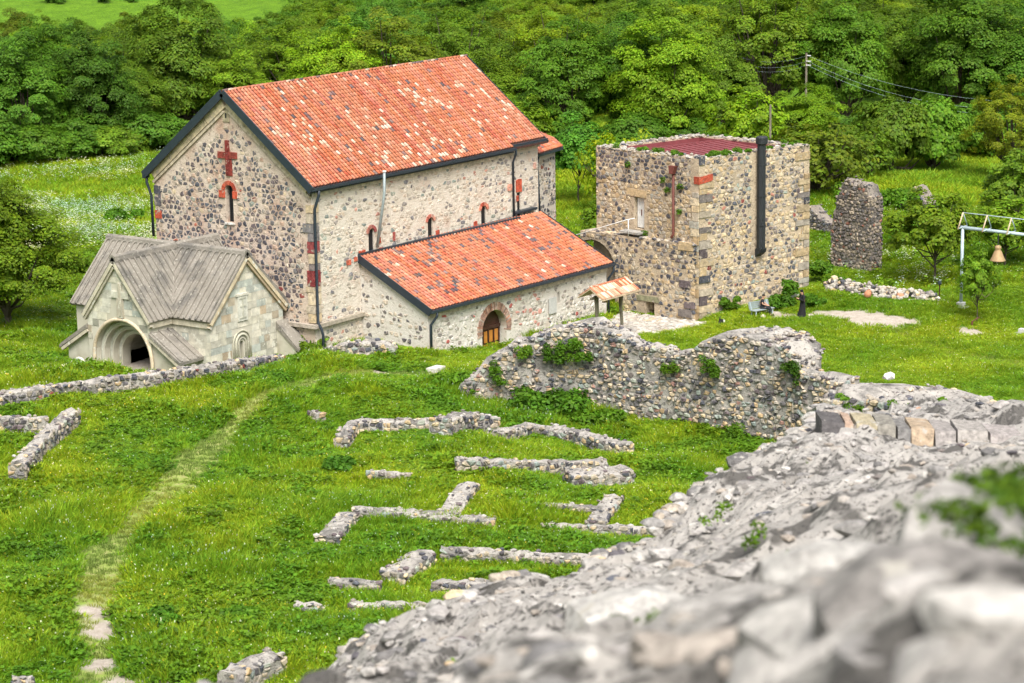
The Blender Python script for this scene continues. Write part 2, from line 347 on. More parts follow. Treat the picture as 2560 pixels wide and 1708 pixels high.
gh = (.6+1.3*np.clip(vn(X, Y, 5, 11)+.15, 0, 1)+2.0*np.clip(vn(X, Y, 1.7, 6), 0, 1))*np.where(lawn, .42, 1.0)*(1-.75*path)*(1-.5*lawn_path)
gd *= np.where(lawn, 1.0, np.clip(.8+vn(X, Y, 2.5, 21)*1.2, .3, 1))
wd_ = np.where(dense & near & ~lawn, np.clip(vn(X, Y, 3.2, 17)*3+.4, 0, 1), 0)*(1-np.clip(path*1.6, 0, 1))   # leafy weeds
mound = np.where(dense & near & ~lawn, np.clip(vn(X, Y, 2.0, 41)*5-.7, 0, 1), 0)*(1-np.clip(path*1.8, 0, 1))
pd_ = np.where(dense & near, np.clip(path, 0, 1)+.7*lawn_path, 0)
umb = np.where(vis & ~built & (Dd > 150) & (Dd < 232) & (Ss < -19), np.clip(vn(X, Y, 8, 31)*3+.45, 0, 1), 0)
for c, r in ((G(2150*1.0, 700, 1), 4.5), (G(2300, 720, 1), 4)):
    umb = np.maximum(umb, .22*np.clip(1.5-np.hypot(X-c[0]-2, Y-c[1]-1)/r, 0, 1))
nearf = np.full_like(X, 9.0)
for _l, L, w_, h_, n_ in FND: nearf = np.minimum(nearf, segdist(X, Y, px_path(L, h_)))
gh *= np.where(nearf < 1.3, .75, 1.0); mound[nearf < 1.6] = 0; wd_[nearf < 1.2] *= .4
for nme, arr in (('gd', gd), ('gh', gh), ('wd', wd_), ('pd', pd_), ('mound', mound), ('fd', fd), ('umb', umb), ('dirt', np.maximum(dirt, .0)), ('path', np.maximum(np.clip(path*1.3, 0, 1), lawn_path*.6))):
    a = me.attributes.new(nme, 'FLOAT', 'POINT'); a.data.foreach_set('value', arr.astype(np.float32).ravel())
m, t, b = nodes('meadow ground')
c = mixc(t, ramp(t, noise(t, .35, 6, .65), .35, .65), (.08, .17, .010), (.14, .27, .016))
c = mixc(t, ramp(t, noise(t, 3, 5, .7), .45, .7), c, (.05, .10, .012))
c = mixc(t, attr(t, 'path').outputs['Fac'], c, mixc(t, ramp(t, noise(t, 2.5, 5, .7), .45, .62), (.27, .36, .075), (.36, .36, .14)))
c = mixc(t, ramp(t, attr(t, 'dirt').outputs['Fac'], .3, .75), c, mixc(t, ramp(t, noise(t, 2, 5, .7), .35, .65), (.40, .34, .28), (.54, .48, .42)))
t.links.new(c, b.inputs['Base Color']); b.inputs['Roughness'].default_value = .95; b.inputs['Specular IOR Level'].default_value = .1
bump(t, b, noise(t, 4, 7, .75), 1.0, .15); me.materials.append(m)

# ------------------------------------------------------------------ stones: one cell pattern, cut once, laid on every wall
NP = 26
_pp = {(i, j): (i+.5*(j % 2)+nrg.uniform(-.36, .36), j+nrg.uniform(-.3, .3)) for i in range(NP) for j in range(NP)}
def _pt(i, j):
    a = _pp[(i % NP, j % NP)]; return a[0]+(i//NP)*NP, a[1]+(j//NP)*NP
def clip(poly, px, py, nx_, ny_):             # keep the side where (q-p).n <= 0
    out = []; n = len(poly)
    for k in range(n):
        a, b_ = poly[k], poly[(k+1) % n]
        da = (a[0]-px)*nx_+(a[1]-py)*ny_; db = (b_[0]-px)*nx_+(b_[1]-py)*ny_
        if da <= 0: out.append(a)
        if (da < 0 < db) or (db < 0 < da):
            q = da/(da-db); out.append((a[0]+(b_[0]-a[0])*q, a[1]+(b_[1]-a[1])*q))
    return out
CELL = {}
for i in range(NP):
    for j in range(NP):
        x, y = _pt(i, j); P = [(x-1.3, y-1.2), (x+1.3, y-1.2), (x+1.3, y+1.2), (x-1.3, y+1.2)]
        for di in (-2, -1, 0, 1, 2):
            for dj in (-2, -1, 0, 1, 2):
                if di or dj:
                    q = _pt(i+di, j+dj); P = clip(P, (x+q[0])/2, (y+q[1])/2, q[0]-x, q[1]-y)
        CELL[(i, j)] = ((x, y), [(p[0]-x, p[1]-y) for p in P])
def stone_solid(poly, O, Ua, Va, Na, h, embed=.05):
    cx = sum(p[0] for p in poly)/len(poly); cy = sum(p[1] for p in poly)/len(poly); vs = []
    for k, (sc_, hh) in enumerate(((1.0, -embed), (.97, h*.55), (.62, h))):
        for p in poly:
            j = 1+rng.uniform(-.07, .07) if k else 1
            vs.append(O+Ua*(cx+(p[0]-cx)*sc_*j)+Va*(cy+(p[1]-cy)*sc_*j)+Na*(hh*(1+rng.uniform(-.2, .2) if k else 1)))
    n = len(poly)
    fs = [(r*n+i, r*n+(i+1) % n, (r+1)*n+(i+1) % n, (r+1)*n+i) for r in (0, 1) for i in range(n)]+[tuple(range(2*n, 3*n))]
    return vs, fs
def lay(out, O, Ua, Va, Na, u0, u1, v0, v1, su, sv, pick, inside=None, gap=.05, hmin=.02, hmax=.06, clips=(), split=.42):
    """cover a face with stones: pick(u, v) returns a colour or None; clips are half planes (pu, pv, nu, nv)"""
    O, Ua, Va, Na = (np.array(a, float) for a in (O, Ua, Va, Na))
    oi, oj = rng.randrange(NP), rng.randrange(NP)
    for i in range(int((u1-u0)/su)+2):
        for j in range(int((v1-v0)/sv)+2):
            (x, y), P = CELL[((i+oi) % NP, (j+oj) % NP)]
            bx = i+(x-((i+oi) % NP)); by = j+(y-((j+oj) % NP))
            u, v = u0+bx*su, v0+by*sv
            if inside and not inside(u, v): continue
            c = pick(u, v)
            if c is None: continue
            g = gap*rng.uniform(.3, 1.7)*(1 if rng.random() < .8 else 2)
            Q = []
            for p in P:
                a, b_ = p[0]*su, p[1]*sv; r = math.hypot(a, b_)
                if r < 1e-6: continue
                k = max(.3, 1-g/r)*rng.uniform(.74, 1.07)
                Q.append((u+a*k, v+b_*k))
            for cl in ((u0, 0, -1, 0), (u1, 0, 1, 0), (0, v0, 0, -1), (0, v1, 0, 1))+tuple(clips): Q = clip(Q, *cl)
            if len(Q) < 4: continue
            QS = [Q]
            if rng.random() < split:
                an_ = rng.uniform(0, math.pi) if rng.random() < .4 else rng.choice((0, math.pi/2))+rng.uniform(-.3, .3); o_ = .02; na_, nb_ = math.cos(an_), math.sin(an_); e_ = rng.uniform(-.2, .2)*su
                QS = [clip(Q, u+na_*(e_-o_), v+nb_*(e_-o_), na_, nb_), clip(Q, u+na_*(e_+o_), v+nb_*(e_+o_), -na_, -nb_)]
            for Q in QS:
              if len(Q) < 3: continue
              c = c if Q is QS[0] else (pick(u, v) or c)
              ar = abs(sum(Q[k][0]*Q[(k+1) % len(Q)][1]-Q[(k+1) % len(Q)][0]*Q[k][1] for k in range(len(Q))))/2
              if ar < su*sv*.07: continue
              vs, fs = stone_solid(Q, O, Ua, Va, Na, rng.uniform(hmin, hmax))
              out.append((ar, vs, fs, c))
_ico = None
def lump(c, rx, ry, rz, yaw=0, hi=False):
    """an angular field stone"""
    global _ico
    if _ico is None:
        import bmesh
        _ico = []
        for sub in (1, 2):
            bm = bmesh.new(); bmesh.ops.create_icosphere(bm, subdivisions=sub, radius=1)
            _ico.append(([np.array(v.co) for v in bm.verts], [tuple(v.index for v in f.verts) for f in bm.faces])); bm.free()
    V_, F_ = _ico[1 if hi else 0]; ca, sa = math.cos(yaw), math.sin(yaw); vs = []
    ph = [rng.uniform(0, 6) for _ in range(3)]
    cutn = [np.array([rng.gauss(0, 1) for _ in range(3)]) for _ in range(3)]; cutn = [n/np.linalg.norm(n) for n in cutn]
    for p in V_:
        k = rng.uniform(.86, 1.12) if not hi else 1+.13*math.sin(3*p[0]+ph[0])*math.cos(3.3*p[1]+ph[1])+.07*math.sin(7*p[2]+ph[2])+rng.uniform(-.03, .03)
        q = p*k
        for n in cutn:
            e = np.dot(q, n)-.72
            if e > 0: q = q-n*e
        x, y, z = q[0]*rx, q[1]*ry, q[2]*rz
        vs.append((c[0]+x*ca-y*sa, c[1]+x*sa+y*ca, c[2]+z))
    return (rx*max(ry, rz)*3, vs, F_, None)
def emit(stones, parent, name='stone', mat=None, n=300, rest='stones', smooth=False):
    """the n that show largest become parts, the others one mass"""
    mat = mat or M['stone']; sv = []
    for s in stones:
        c = np.mean(np.array(s[1]), 0); px, py, z = proj(c)
        inn = 1 if (-60 < px < 2620 and -60 < py < 1768) else .05
        sv.append((-s[0]*inn/z**2, s, c))
    sv.sort(key=lambda a: a[0])
    for _, s, c in sv[:n]:
        m_ = MB(); m_.add(s[1], s[2], s[3]); m_.build(name, mat, parent, c, smooth)
    if sv[n:]:
        m_ = MB()
        for _, s, c in sv[n:]: m_.add(s[1], s[2], s[3])
        m_.build(rest, mat, parent, WL[parent.name], smooth, 'stuff')
DARK = [(.085,.085,.10), (.12,.11,.12), (.15,.12,.125), (.19,.18,.18), (.10,.105,.125), (.23,.20,.185)]
PALE = [(.52,.44,.34), (.46,.40,.33), (.56,.45,.31), (.42,.37,.31), (.38,.36,.31)]
OCHR = [(.56,.42,.25), (.60,.47,.30), (.50,.36,.21), (.62,.51,.36)]
REDS = [(.36,.09,.06), (.40,.13,.085), (.26,.075,.065), (.42,.19,.14)]
GRNS = [(.30,.34,.30), (.26,.30,.28), (.36,.38,.32)]
def cv(c, a=.18): k = 1+rng.uniform(-a, a); return tuple(min(1, x*k) for x in c)
def choose(*w):
    r = rng.random()*sum(a for a, _ in w)
    for a, l in w:
        r -= a
        if r <= 0: return cv(rng.choice(l))
    return cv(rng.choice(w[-1][1]))

# ------------------------------------------------------------------ clay tiles
def tile_local(w, l, th=.018):
    A = np.linspace(0, math.pi, 6); vs = []
    for y, r, zz in ((0, w*.35, .03), (l, w*.31, 0)):
        vs += [(-math.cos(a)*r, y, math.sin(a)*r*.85+zz) for a in A]
    vs += [(-math.cos(a)*(w*.35-th), 0, math.sin(a)*(w*.35-th)*.85+.03) for a in A]
    fs = [(i, i+1, 7+i, 6+i) for i in range(5)]+[(12+i, 13+i, i+1, i) for i in range(5)]
    return np.array(vs), fs
def tiles(roof, O, Ua, Va, Na, cols, rows, wpitch, lpitch, colour, keep=None, nparts=300, name='tile', label_rest='tiles', bend=None):
    """lay barrel tiles column by column; colour(i, j) gives each tile's tint"""
    O, Ua, Va, Na = (np.array(a, float) for a in (O, Ua, Va, Na)); V0, F0 = tile_local(wpitch*.98, lpitch*1.16)
    L = []
    for i in range(cols):
        for j in range(rows):
            p = O+Ua*((i+.5)*wpitch)+Va*(j*lpitch+rng.uniform(-.015, .015))
            if bend: p = p+Na*bend(i, j)
            if keep and not keep(p): continue
            L.append((p, colour(i, j), rng.uniform(-.02, .02), proj(p)[2]))
    order = sorted(range(len(L)), key=lambda k: L[k][3]); cache = {}
    R = Matrix((Ua, Va, Na)).transposed()
    mb = MB()
    for n_, k in enumerate(order):
        p, c, a, _ = L[k]
        if n_ < nparts:
            q = tuple(round(x*60)/60 for x in c)
            if q not in cache:
                b_ = MB(); b_.add(V0, F0, q); o = b_.build(name, M['tile'], None, (0, 0, 0), True); cache[q] = o.data; place(o, roof, p)
            else:
                o = bpy.data.objects.new(name, cache[q]); col.objects.link(o); place(o, roof, p)
            o.rotation_euler = (R @ Matrix.Rotation(a, 3, 'Z')).to_euler()
        else:
            ca, sa = math.cos(a), math.sin(a); x = V0[:, 0]*ca-V0[:, 1]*sa; y = V0[:, 0]*sa+V0[:, 1]*ca
            mb.add(p+np.outer(x, Ua)+np.outer(y, Va)+np.outer(V0[:, 2], Na), F0, c)
    if mb.v: mb.build(label_rest, M['tile'], roof, WL[roof.name], True, 'stuff')
T_OR = [(.50,.165,.075), (.47,.15,.07), (.52,.185,.09), (.47,.17,.10), (.53,.21,.12)]
T_SA = [(.58,.23,.14), (.53,.20,.14), (.57,.26,.17)]
T_RD = [(.44,.10,.05), (.40,.10,.07), (.48,.12,.06)]
T_PA = [(.62,.44,.33), (.58,.34,.23), (.64,.49,.39)]
T_DK = [(.17,.11,.11), (.22,.13,.12), (.26,.17,.15), (.13,.10,.11)]
# ------------------------------------------------------------------ the church
EZ, RZ = 10.9, 16.1
church = thing('church', 'stone church with red cross in its gable and large clay tile roof', 'church', (12, 6.5, 0))
prof = lambda x, y0, y1, zl_, za: [(x, y0, -1), (x, y1, -1), (x, y1, zl_), (x, 6.5, za), (x, y0, zl_)]
W1 = MB().prism(prof(.35, .4, 12.6, 10.98, 15.86), (20.0, 0, 0)).build('wall', M['plaster_w'], church)
W2 = MB().prism(prof(20.36, .65, 12.35, 11.15, 15.83), (3.35, 0, 0)).build('wall', M['plaster_s'], church)
# south skin of lighter mortar, 4 mm proud of the body
def yz(poly, x0, dx, c=None): return MB().prism([(x0, a, b_) for a, b_ in poly], (dx, 0, 0), c)
def xz(poly, y0, dy, c=None): return MB().prism([(a, y0, b_) for a, b_ in poly], (0, dy, 0), c)
SS = MB().box(.42, 20.34, .3, .5, -1, 10.9).build('south_wall', M['plaster_s'], church)
wins = [(5.75, 5.2, 7.45, .26), (11.55, 5.2, 7.3, .25), (17.12, 5.2, 7.25, .26)]
cut(W1, [yz(arch(6.58, 8.32, 10.25, .29), .1, .85)]+[xz(arch(x, z0, z1, r), .1, .95) for x, z0, z1, r in wins])
cut(SS, [xz(arch(x, z0, z1, r), .1, .95) for x, z0, z1, r in wins])
cut(W2, [MB().box(21.3, 21.68, .3, 1.2, 5.6, 7.75)])
w = MB().box(.68, .7, 6.25, 6.9, 8.25, 10.6).build('window', M['pane'], church)
for k in range(3): MB().bar((.58, 6.4+.17*k, 8.3), (.58, 6.4+.17*k, 10.5), .035, .035, (1, 0, 0)).build('bar', M['black'], w)
MB().bar((.63, 6.25, 10.0), (.63, 6.9, 10.0), .03, .03).build('bar', M['black'], w)
MB().box(.24, .6, 6.2, 6.95, 8.2, 8.31, (.72, .70, .66)).build('sill', M['block'], w)
for x, z0, z1, r in wins: MB().box(x-r-.1, x+r+.1, .40, .42, z0-.1, z1+r+.1).build('window', M['pane'], church)
MB().box(21.2, 21.8, .74, .76, 5.5, 7.8).build('window', M['pane'], church)
# gable cross of red stone, the hood of the window, red blocks
cr = MB(); cr.box(.27, .4, 6.41, 6.72, 11.1, 13.2, (.20, .035, .03)).box(.262, .4, 6.74, 7.32, 12.12, 12.5, (.26, .055, .04)).box(.262, .4, 5.83, 6.39, 12.14, 12.52, (.26, .055, .04))
cr.box(.3, .4, 6.25, 6.4, 11.1, 12.1, (.22, .04, .03)).build('cross', M['redstone'], church)
def hood(parent, plane, cx, zs, r0, r1, n, cols_, depth=(.04, .12), name='arch_stone', ang=(0, math.pi), skew=0):
    for k in range(n):
        a0, a1 = (ang[0]+(ang[1]-ang[0])*(k+e)/n for e in (.03, .97))
        P = [(cx+math.cos(a)*r, zs+math.sin(a)*r) for a, r in ((a0, r0), (a0, r1), ((a0+a1)/2, r1), (a1, r1), (a1, r0), ((a0+a1)/2, r0))]
        ax, v, sg = plane; dpt = rng.uniform(*depth)
        if ax == 0: m_ = MB().prism([(v, p[0], p[1]) for p in P], (sg*dpt, 0, 0), cv(rng.choice(cols_), .15))
        else: m_ = MB().prism([(p[0], v, p[1]) for p in P], (0, sg*dpt, 0), cv(rng.choice(cols_), .15))
        m_.build(name, M['redstone'], parent)
RD = [(.50, .095, .05), (.44, .08, .045), (.54, .13, .075)]
hood(church, (0, .36, -1), 6.58, 10.25, .31, .56, 5, RD)
for y0, y1 in ((6.9, 7.35), (5.95, 6.27)): MB().box(.27, .4, y0, y1, 9.78, 10.2, cv(RD[0])).build('red_block', M['redstone'], church)
PK = [(.62, .30, .22), (.58, .34, .27), (.50, .16, .12)]
hood(church, (1, .31, -1), 5.75, 7.45, .28, .48, 4, [(.36, .10, .09), (.42, .18, .14)]); hood(church, (1, .31, -1), 11.55, 7.3, .27, .46, 4, PK); hood(church, (1, .31, -1), 17.12, 7.25, .28, .5, 4, [RD[1], (.58, .22, .15)])
for x, z, a, b_, c_ in ((21.5, 8.2, .62, .82, RD[0]), (21.3, 7.4, .2, .35, RD[0]), (16.2, 6.35, .36, .55, RD[1]), (18.05, 5.95, .6, .5, RD[0]), (16.6, 5.8, .3, .4, RD[2]), (12.25, 6.45, .35, .42, RD[1]),
                     (12.3, 5.85, .4, .6, (.34, .06, .05)), (10.85, 5.85, .4, .6, RD[1]), (6.45, 6.9, .3, .35, RD[1]), (4.8, 6.3, .6, .42, RD[0]), (4.2, 6.1, .3, .25, RD[2]), (6.6, 6.3, .4, .25, (.36, .1, .08)),
                     (7.9, 6.9, .22, .55, (.42, .12, .1)), (3.55, 6.0, .4, .3, RD[2]), (20.0, 5.25, .8, .6, RD[1]), (20.8, 5.5, .45, .4, RD[0]), (22.3, 5.55, .6, .55, RD[0]), (23.2, 5.75, .75, .6, RD[0]), (23.3, 9.3, .3, .4, PK[1]), (20.0, 8.3, .5, .4, PK[0])):
    yb = .58 if x > 20.3 else .24
    pts = [(x+(b2-.5)*a*rng.uniform(.85, 1.1), z+(c2-.5)*b_*rng.uniform(.85, 1.1)) for b2, c2 in ((0, 0), (.5, -.03), (1, 0), (1, .5), (1, 1), (.5, 1.04), (0, 1), (0, .5))]
    xz(pts, yb, .14, cv(c_, .1)).build('red_block', M['redstone'], church)
# red and ochre quoins of the south-west corner
z = 2.9
for h_, c_ in ((.55, OCHR[1]), (.5, PALE[0]), (.75, OCHR[3]), (.35, PALE[2]), (.95, (.26, .05, .05)), (.4, (.24,.2,.19)), (.6, PALE[2]), (.7, (.30, .07, .07)), (.5, (.22,.2,.2)), (.55, (.2,.19,.19)), (.6, PALE[0]), (.5, OCHR[1])):
    MB().box(.28, .9, .22, U(.55, 1.0), z+.02, z+h_-.02, cv(c_, .1)).build('quoin', M['block'], church); z += h_
for z0, c_ in ((8.1, RD[0]), (8.9, DARK[1]), (9.6, DARK[0])): MB().box(.3, .6, 12.1, 12.63, z0, z0+.5, cv(c_, .1)).build('quoin', M['block'], church)
# stones
def p_west(u, v):
    y = 12.6-u; top = max(0, (v-11)/5); left = u < 6
    p = .76-.16*top-.08*(not left)-(.18 if v > 13.2 else 0)+(.06 if v < 10 else 0)
    if rng.random() > p: return None if rng.random() < .6 else cv(rng.choice([(.50,.40,.31),(.46,.38,.30),(.54,.45,.36),(.52,.36,.27)]), .12)
    return choose((8 if v > 3.5 else 5, DARK), (1.3, PALE), (.5, GRNS), (.22, REDS[:3]))
def i_west(u, v):
    y = 12.6-u
    if v > 15.2-abs(y-6.5)*.8-.75: return False
    if abs(y-6.58) < .62 and 8.2 < v < 11: return False
    if 11 < v < 13.4 and abs(y-6.56) < .95 and (abs(y-6.56) < .33 or 12 < v < 12.65): return False
    return y > 1.05
st = []
lay(st, (.35, 12.6, 0), (0, -1, 0), (0, 0, 1), (-1, 0, 0), 0, 12.2, .8, 15, .34, .30, p_west, i_west, .035, .01, .04)
emit(st, W1, n=300, rest='stones')
def p_south(u, v):
    r = rng.random(); low = v < 7 or u > 17
    if r < .3: return None
    return choose((1.3 if low else .55, [(.26,.23,.22),(.32,.29,.27),(.22,.21,.22),(.38,.34,.31)]), (3.4, [(.60,.53,.44),(.54,.48,.40),(.64,.57,.48),(.58,.47,.37)]), (.12, [(.52,.28,.22)]), (.25, GRNS))
def i_south(u, v):
    if v > 10.3: return False
    for x, z0, z1, r in wins:
        if abs(u-x) < r+.2 and z0-.2 < v < z1+r+.45: return False
    return not (4.6 < u < 20.4 and v < 6.3-.0)
st = []
lay(st, (0, .3, 0), (1, 0, 0), (0, 0, 1), (0, -1, 0), 1.0, 20.3, 1, 10.3, .40, .25, p_south, i_south, .03, .008, .03)
emit(st, SS, n=200)
st = []
lay(st, (0, .65, 0), (1, 0, 0), (0, 0, 1), (0, -1, 0), 20.5, 23.7, 5.5, 10.3, .42, .3, p_south, lambda u, v: not (abs(u-21.5) < .45 and 5.4 < v < 8.8), .05, .01, .04)
emit(st, W2, n=60)
# cornices, plinth
for x0, x1 in ((.42, 7), (7.03, 13.6), (13.63, 20.34)): MB().box(x0, x1, .2, .42, 10.32, 10.82, (.56, .49, .39)).build('cornice', M['block'], church)
MB().box(20.4, 23.75, .5, .66, 10.5, 10.95, (.54, .47, .37)).build('cornice', M['block'], church)
for sgn in (-1, 1):
    for a0, a1 in ((.02, .25), (.255, .5), (.505, .74), (.745, .97)):
        p = np.array((.27, 6.5+sgn*6.25*(1-a0)*1.0, 10.72+4.85*a0)); q = np.array((.27, 6.5+sgn*6.25*(1-a1), 10.72+4.85*a1))
        MB().bar(p, q, .16, U(.60, .66), (0, 0, 1), cv((.55, .45, .30), .14)).build('cornice', M['block'], church)
        p[0] = q[0] = .3; p[2] -= .52; q[2] -= .52
        MB().bar(p, q, .12, .16, (0, 0, 1), cv((.56, .47, .35), .12)).build('cornice', M['block'], church)
MB().box(.29, .4, 6.33, 6.8, 14.3, 14.95, (.42, .36, .24)).build('vent_stone', M['block'], church)
MB().box(.284, .3, 6.5, 6.62, 14.5, 14.8).build('vent', M['pane'], church)
MB().box(.05, .4, .05, 4.2, 2.62, 2.84, (.44, .38, .32)).build('plinth', M['block'], church)
MB().box(.4, 4.9, .05, .3, 2.62, 2.84, (.40, .35, .28)).build('plinth', M['block'], church)
# roof
nS = np.array((0, -5.2, 6.5))/8.324; vS = np.array((0, 6.5, 5.2))/8.324
roof = MB().prism([(0, .02, EZ-.02), (0, 6.5, RZ-.04), (0, 12.98, EZ-.02), (0, 12.98, EZ-.16), (0, 6.5, RZ-.2), (0, .02, EZ-.16)], (23.94, 0, 0)).build('roof', M['undertile'], church)
colb = [choose((6, T_OR), (3, T_SA), (1.4, T_RD)) for _ in range(97)]
def mixt(a, b_): return tuple(.55*x+.45*y for x, y in zip(a, b_))
def c_main(i, j):
    d_ = float(vn(i*.9+j*.55, j*.9, 5, 8))*2+float(vn(i+j*.7, j, 2.2, 4)); r = rng.random()
    pale = .02+.27*max(0, d_+.04)*(1 if j < 19 else .35)
    if r < pale: return cv(rng.choice(T_PA), .08)
    if r < pale+.03: return cv(rng.choice(T_DK), .2)
    return mixt(colb[i % 97], choose((6, T_OR), (3, T_SA), (1.6, T_RD)))
tiles(roof, (.02, .0, EZ+.0), (1, 0, 0), vS, nS, 81, 25, .2953, .333, c_main, lambda p: p[0] < 20.2 or p[1] > .2)
tiles(roof, (23.9, 13, EZ), (-1, 0, 0), (0, -vS[1], vS[2]), (0, -nS[1], nS[2]), 81, 25, .2953, .333, c_main, None, 0)
for k in range(60):
    x = .0+k*.4
    V0, F0 = tile_local(.30, .46); vs = [(x+.2-(p[1]-.23), 6.5+p[0], RZ+.02+p[2]) for p in V0]
    MB().add(vs, F0, choose((5, T_OR), (3, T_SA), (1, T_DK), (1, T_PA))).build('ridge_tile', M['tile'], roof, None, True)
# dark blue metal: verge boards, gutters, downpipes
for sgn in (-1, 1):
    MB().bar((-.05, 6.5, RZ-.08), (-.05, 6.5+sgn*6.6, EZ-.16), .09, .46, (0, 0, 1)).build('verge_board', M['navy'], church)
MB().bar((23.98, 6.5, RZ-.02), (23.98, .0, EZ-.1), .06, .2, (0, 0, 1)).build('verge_board', M['navy'], church)
def gutter(parent, p, q):
    p = np.array(p, float); q = np.array(q, float); n = max(1, int(np.linalg.norm(q-p)/1.6))
    g = MB().bar(p, q, .15, .17).build('gutter', M['navy'], parent)
    for k in range(1, n): e = p+(q-p)*k/n; t_ = (q-p)/np.linalg.norm(q-p); MB().bar(e-t_*.02, e+t_*.02, .165, .185).build('bracket', M['navy'], g)
gutter(church, (-.08, -.12, EZ-.12), (20.15, -.12, EZ-.12)); gutter(church, (20.0, .1, EZ+.06), (24.0, .1, EZ+.06))
MB().bar((-.02, .1, EZ-.3), (20.1, .1, EZ-.3), .3, .06).build('soffit', M['navy'], church)
MB().bar((20.2, .35, EZ-.1), (23.9, .35, EZ-.1), .3, .06).build('soffit', M['navy'], church)
def pipe(parent, pts, r=.075, mat='navy', name='downpipe'): return MB().tube(pts, r, 8).build(name, M[mat], parent, None, True)
pipe(church, [(.55, -.12, EZ-.2), (.55, -.12, EZ-.5), (.42, .12, EZ-1.3), (.42, .14, 2.95), (.42, -.1, 2.6), (.5, -.15, 2.2), (.5, -.1, .7)], .085)
pipe(church, [(20.2, -.1, EZ-.15), (20.2, -.1, EZ-.45), (20.28, .2, EZ-1.0), (20.3, .2, 5.0)], .075)
pipe(church, [(.1, 12.98, EZ-.25), (.1, 12.98, EZ-.6), (.2, 12.75, EZ-1.4), (.2, 12.72, 7)], .085)
MB().box(-.15, .35, 12.95, 13.1, EZ-.35, EZ-.1).build('gutter_end', M['navy'], church)
z0 = MB().tube([(6.46, -.26, EZ+.15), (6.42, -.24, EZ-1.2), (5.95, .02, 6.55)], .085, 8).build('flue_pipe', M['zinc'], church, None, True)
MB().lathe((6.46, -.26, EZ+.14), [(.12, 0), (.12, .07)], 10).build('flue_cap', M['white'], z0)
# apse
AP = [(23.6, 1.25), (27.6, 1.95), (30.5, 4.6), (30.5, 8.4), (27.6, 11.05), (23.6, 11.75)]; AZ = 9.95; APX = np.array((23.9, 6.5, 13.1))
MB().prism([(x, y, -1) for x, y in AP], (0, 0, AZ+.8)).build('apse_wall', M['plaster_s'], church)
AW = [o for o in church.children if o.name.startswith('apse_wall')][0]
st = []
for (a, b_) in ((AP[0], AP[1]), (AP[1], AP[2])):
    a = np.array((*a, 0)); b_ = np.array((*b_, 0)); L_ = np.linalg.norm(b_-a); t_ = (b_-a)/L_
    lay(st, a, t_, (0, 0, 1), (t_[1], -t_[0], 0), 0, L_, 5, 9.4, .42, .3, lambda u, v: None if rng.random() < .3 else choose((3, DARK), (3, PALE), (.2, REDS)), None, .05, .02, .05)
emit(st, AW, n=60)
ctr = np.array((24.5, 6.5))
ev = [np.array((*(ctr+(np.array(p)-ctr)*1.09), AZ)) for p in AP]; ev[0] = np.array((23.9, .85, AZ)); ev[-1] = np.array((23.9, 12.15, AZ))
ar = MB()
for a, b_ in zip(ev[:-1], ev[1:]): ar.add([a, b_, APX, a-(0, 0, .12), b_-(0, 0, .12)], [(0, 1, 2), (1, 0, 3, 4)])
ar = ar.build('apse_roof', M['undertile'], church)
for a, b_ in list(zip(ev[:-1], ev[1:]))[:3]:
    L_ = np.linalg.norm(b_-a); t_ = (b_-a)/L_; n_ = np.cross(t_, APX-a); n_ /= np.linalg.norm(n_); v_ = np.cross(n_, t_)
    uA = np.dot(APX-a, t_); hA = np.dot(APX-a, v_)
    def kp(p):
        u_ = np.dot(p-a, t_); h_ = np.dot(p-a, v_)/hA; return u_ >= uA*h_-.05 and u_ <= L_+(uA-L_)*h_+.05
    tiles(ar, a, t_, v_, n_, int(L_/.2953)+1, int(hA/.333)+1, .2953, .333, lambda i, j: choose((6, T_OR), (3, T_SA), (2, T_RD), (.8, T_DK)), kp, 40)
    gutter(church, a-(0, 0, .12)-n_*.0, b_-(0, 0, .12))
pipe(church, [(24.3, 1.0, AZ-.2), (24.2, 1.05, AZ-.7), (23.85, .75, AZ-1.5), (23.85, .62, 5.5)], .075)

# ------------------------------------------------------------------ the side chapel with the wooden door
AR = -.035; a_o = np.array((4.48, -4.78, 0)); au = np.array((math.cos(AR), math.sin(AR), 0)); an = np.array((au[1], -au[0], 0)); ai = -an
AL = 18.05
def AP_(u, dpt, z): return a_o+au*u+ai*dpt+np.array((0, 0, z))        # along the front, into the building, up
annex = thing('side_chapel', 'low side chapel with panelled door and lean-to orange tile roof', 'chapel', (13.5, -2.4, 0))
RS = 2.66/5.36                                                     # slope of the lean-to
aw = MB().prism([AP_(0, 0, -1), AP_(0, 5.3, -1), AP_(0, 5.3, 6.0), AP_(0, 0, 3.45)], au*AL).build('wall', M['plaster_a'], annex)
def az(poly, d0, d1, c=None): return MB().prism([AP_(a, d0, b_) for a, b_ in poly], ai*(d1-d0), c)
DX = 6.28                                                          # door axis
cut(aw, [az(arch(DX, -1.0, 1.25, 1.2, 16), -.4, .6), az([(12.75, 1.75), (12.98, 1.75), (12.98, 2.5), (12.75, 2.5)], -.4, .5)])
door = az(arch(DX, -.5, 1.25, 1.19, 16), .52, .58).build('door', M['woodd'], annex)
for cx in (-.78, -.26, .26, .78):
    for z0, z1 in ((-.35, .28), (.4, 1.1)):
        az([(DX+cx-.16, z0), (DX+cx+.16, z0), (DX+cx+.16, z1), (DX+cx-.16, z1)], .47, .53).build('panel', M['woodo'], door)
az([(DX-.9, 1.5), (DX-.5, 1.5), (DX-.5, 2.15), (DX-.75, 1.95)], .47, .53).build('panel', M['woodo'], door)
for cx in (-1.02, -.52, 0, .52, 1.02): az([(DX+cx-.04, -.5), (DX+cx+.04, -.5), (DX+cx+.04, 1.25), (DX+cx-.04, 1.25)], .44, .52).build('stile', M['woodd'], door)
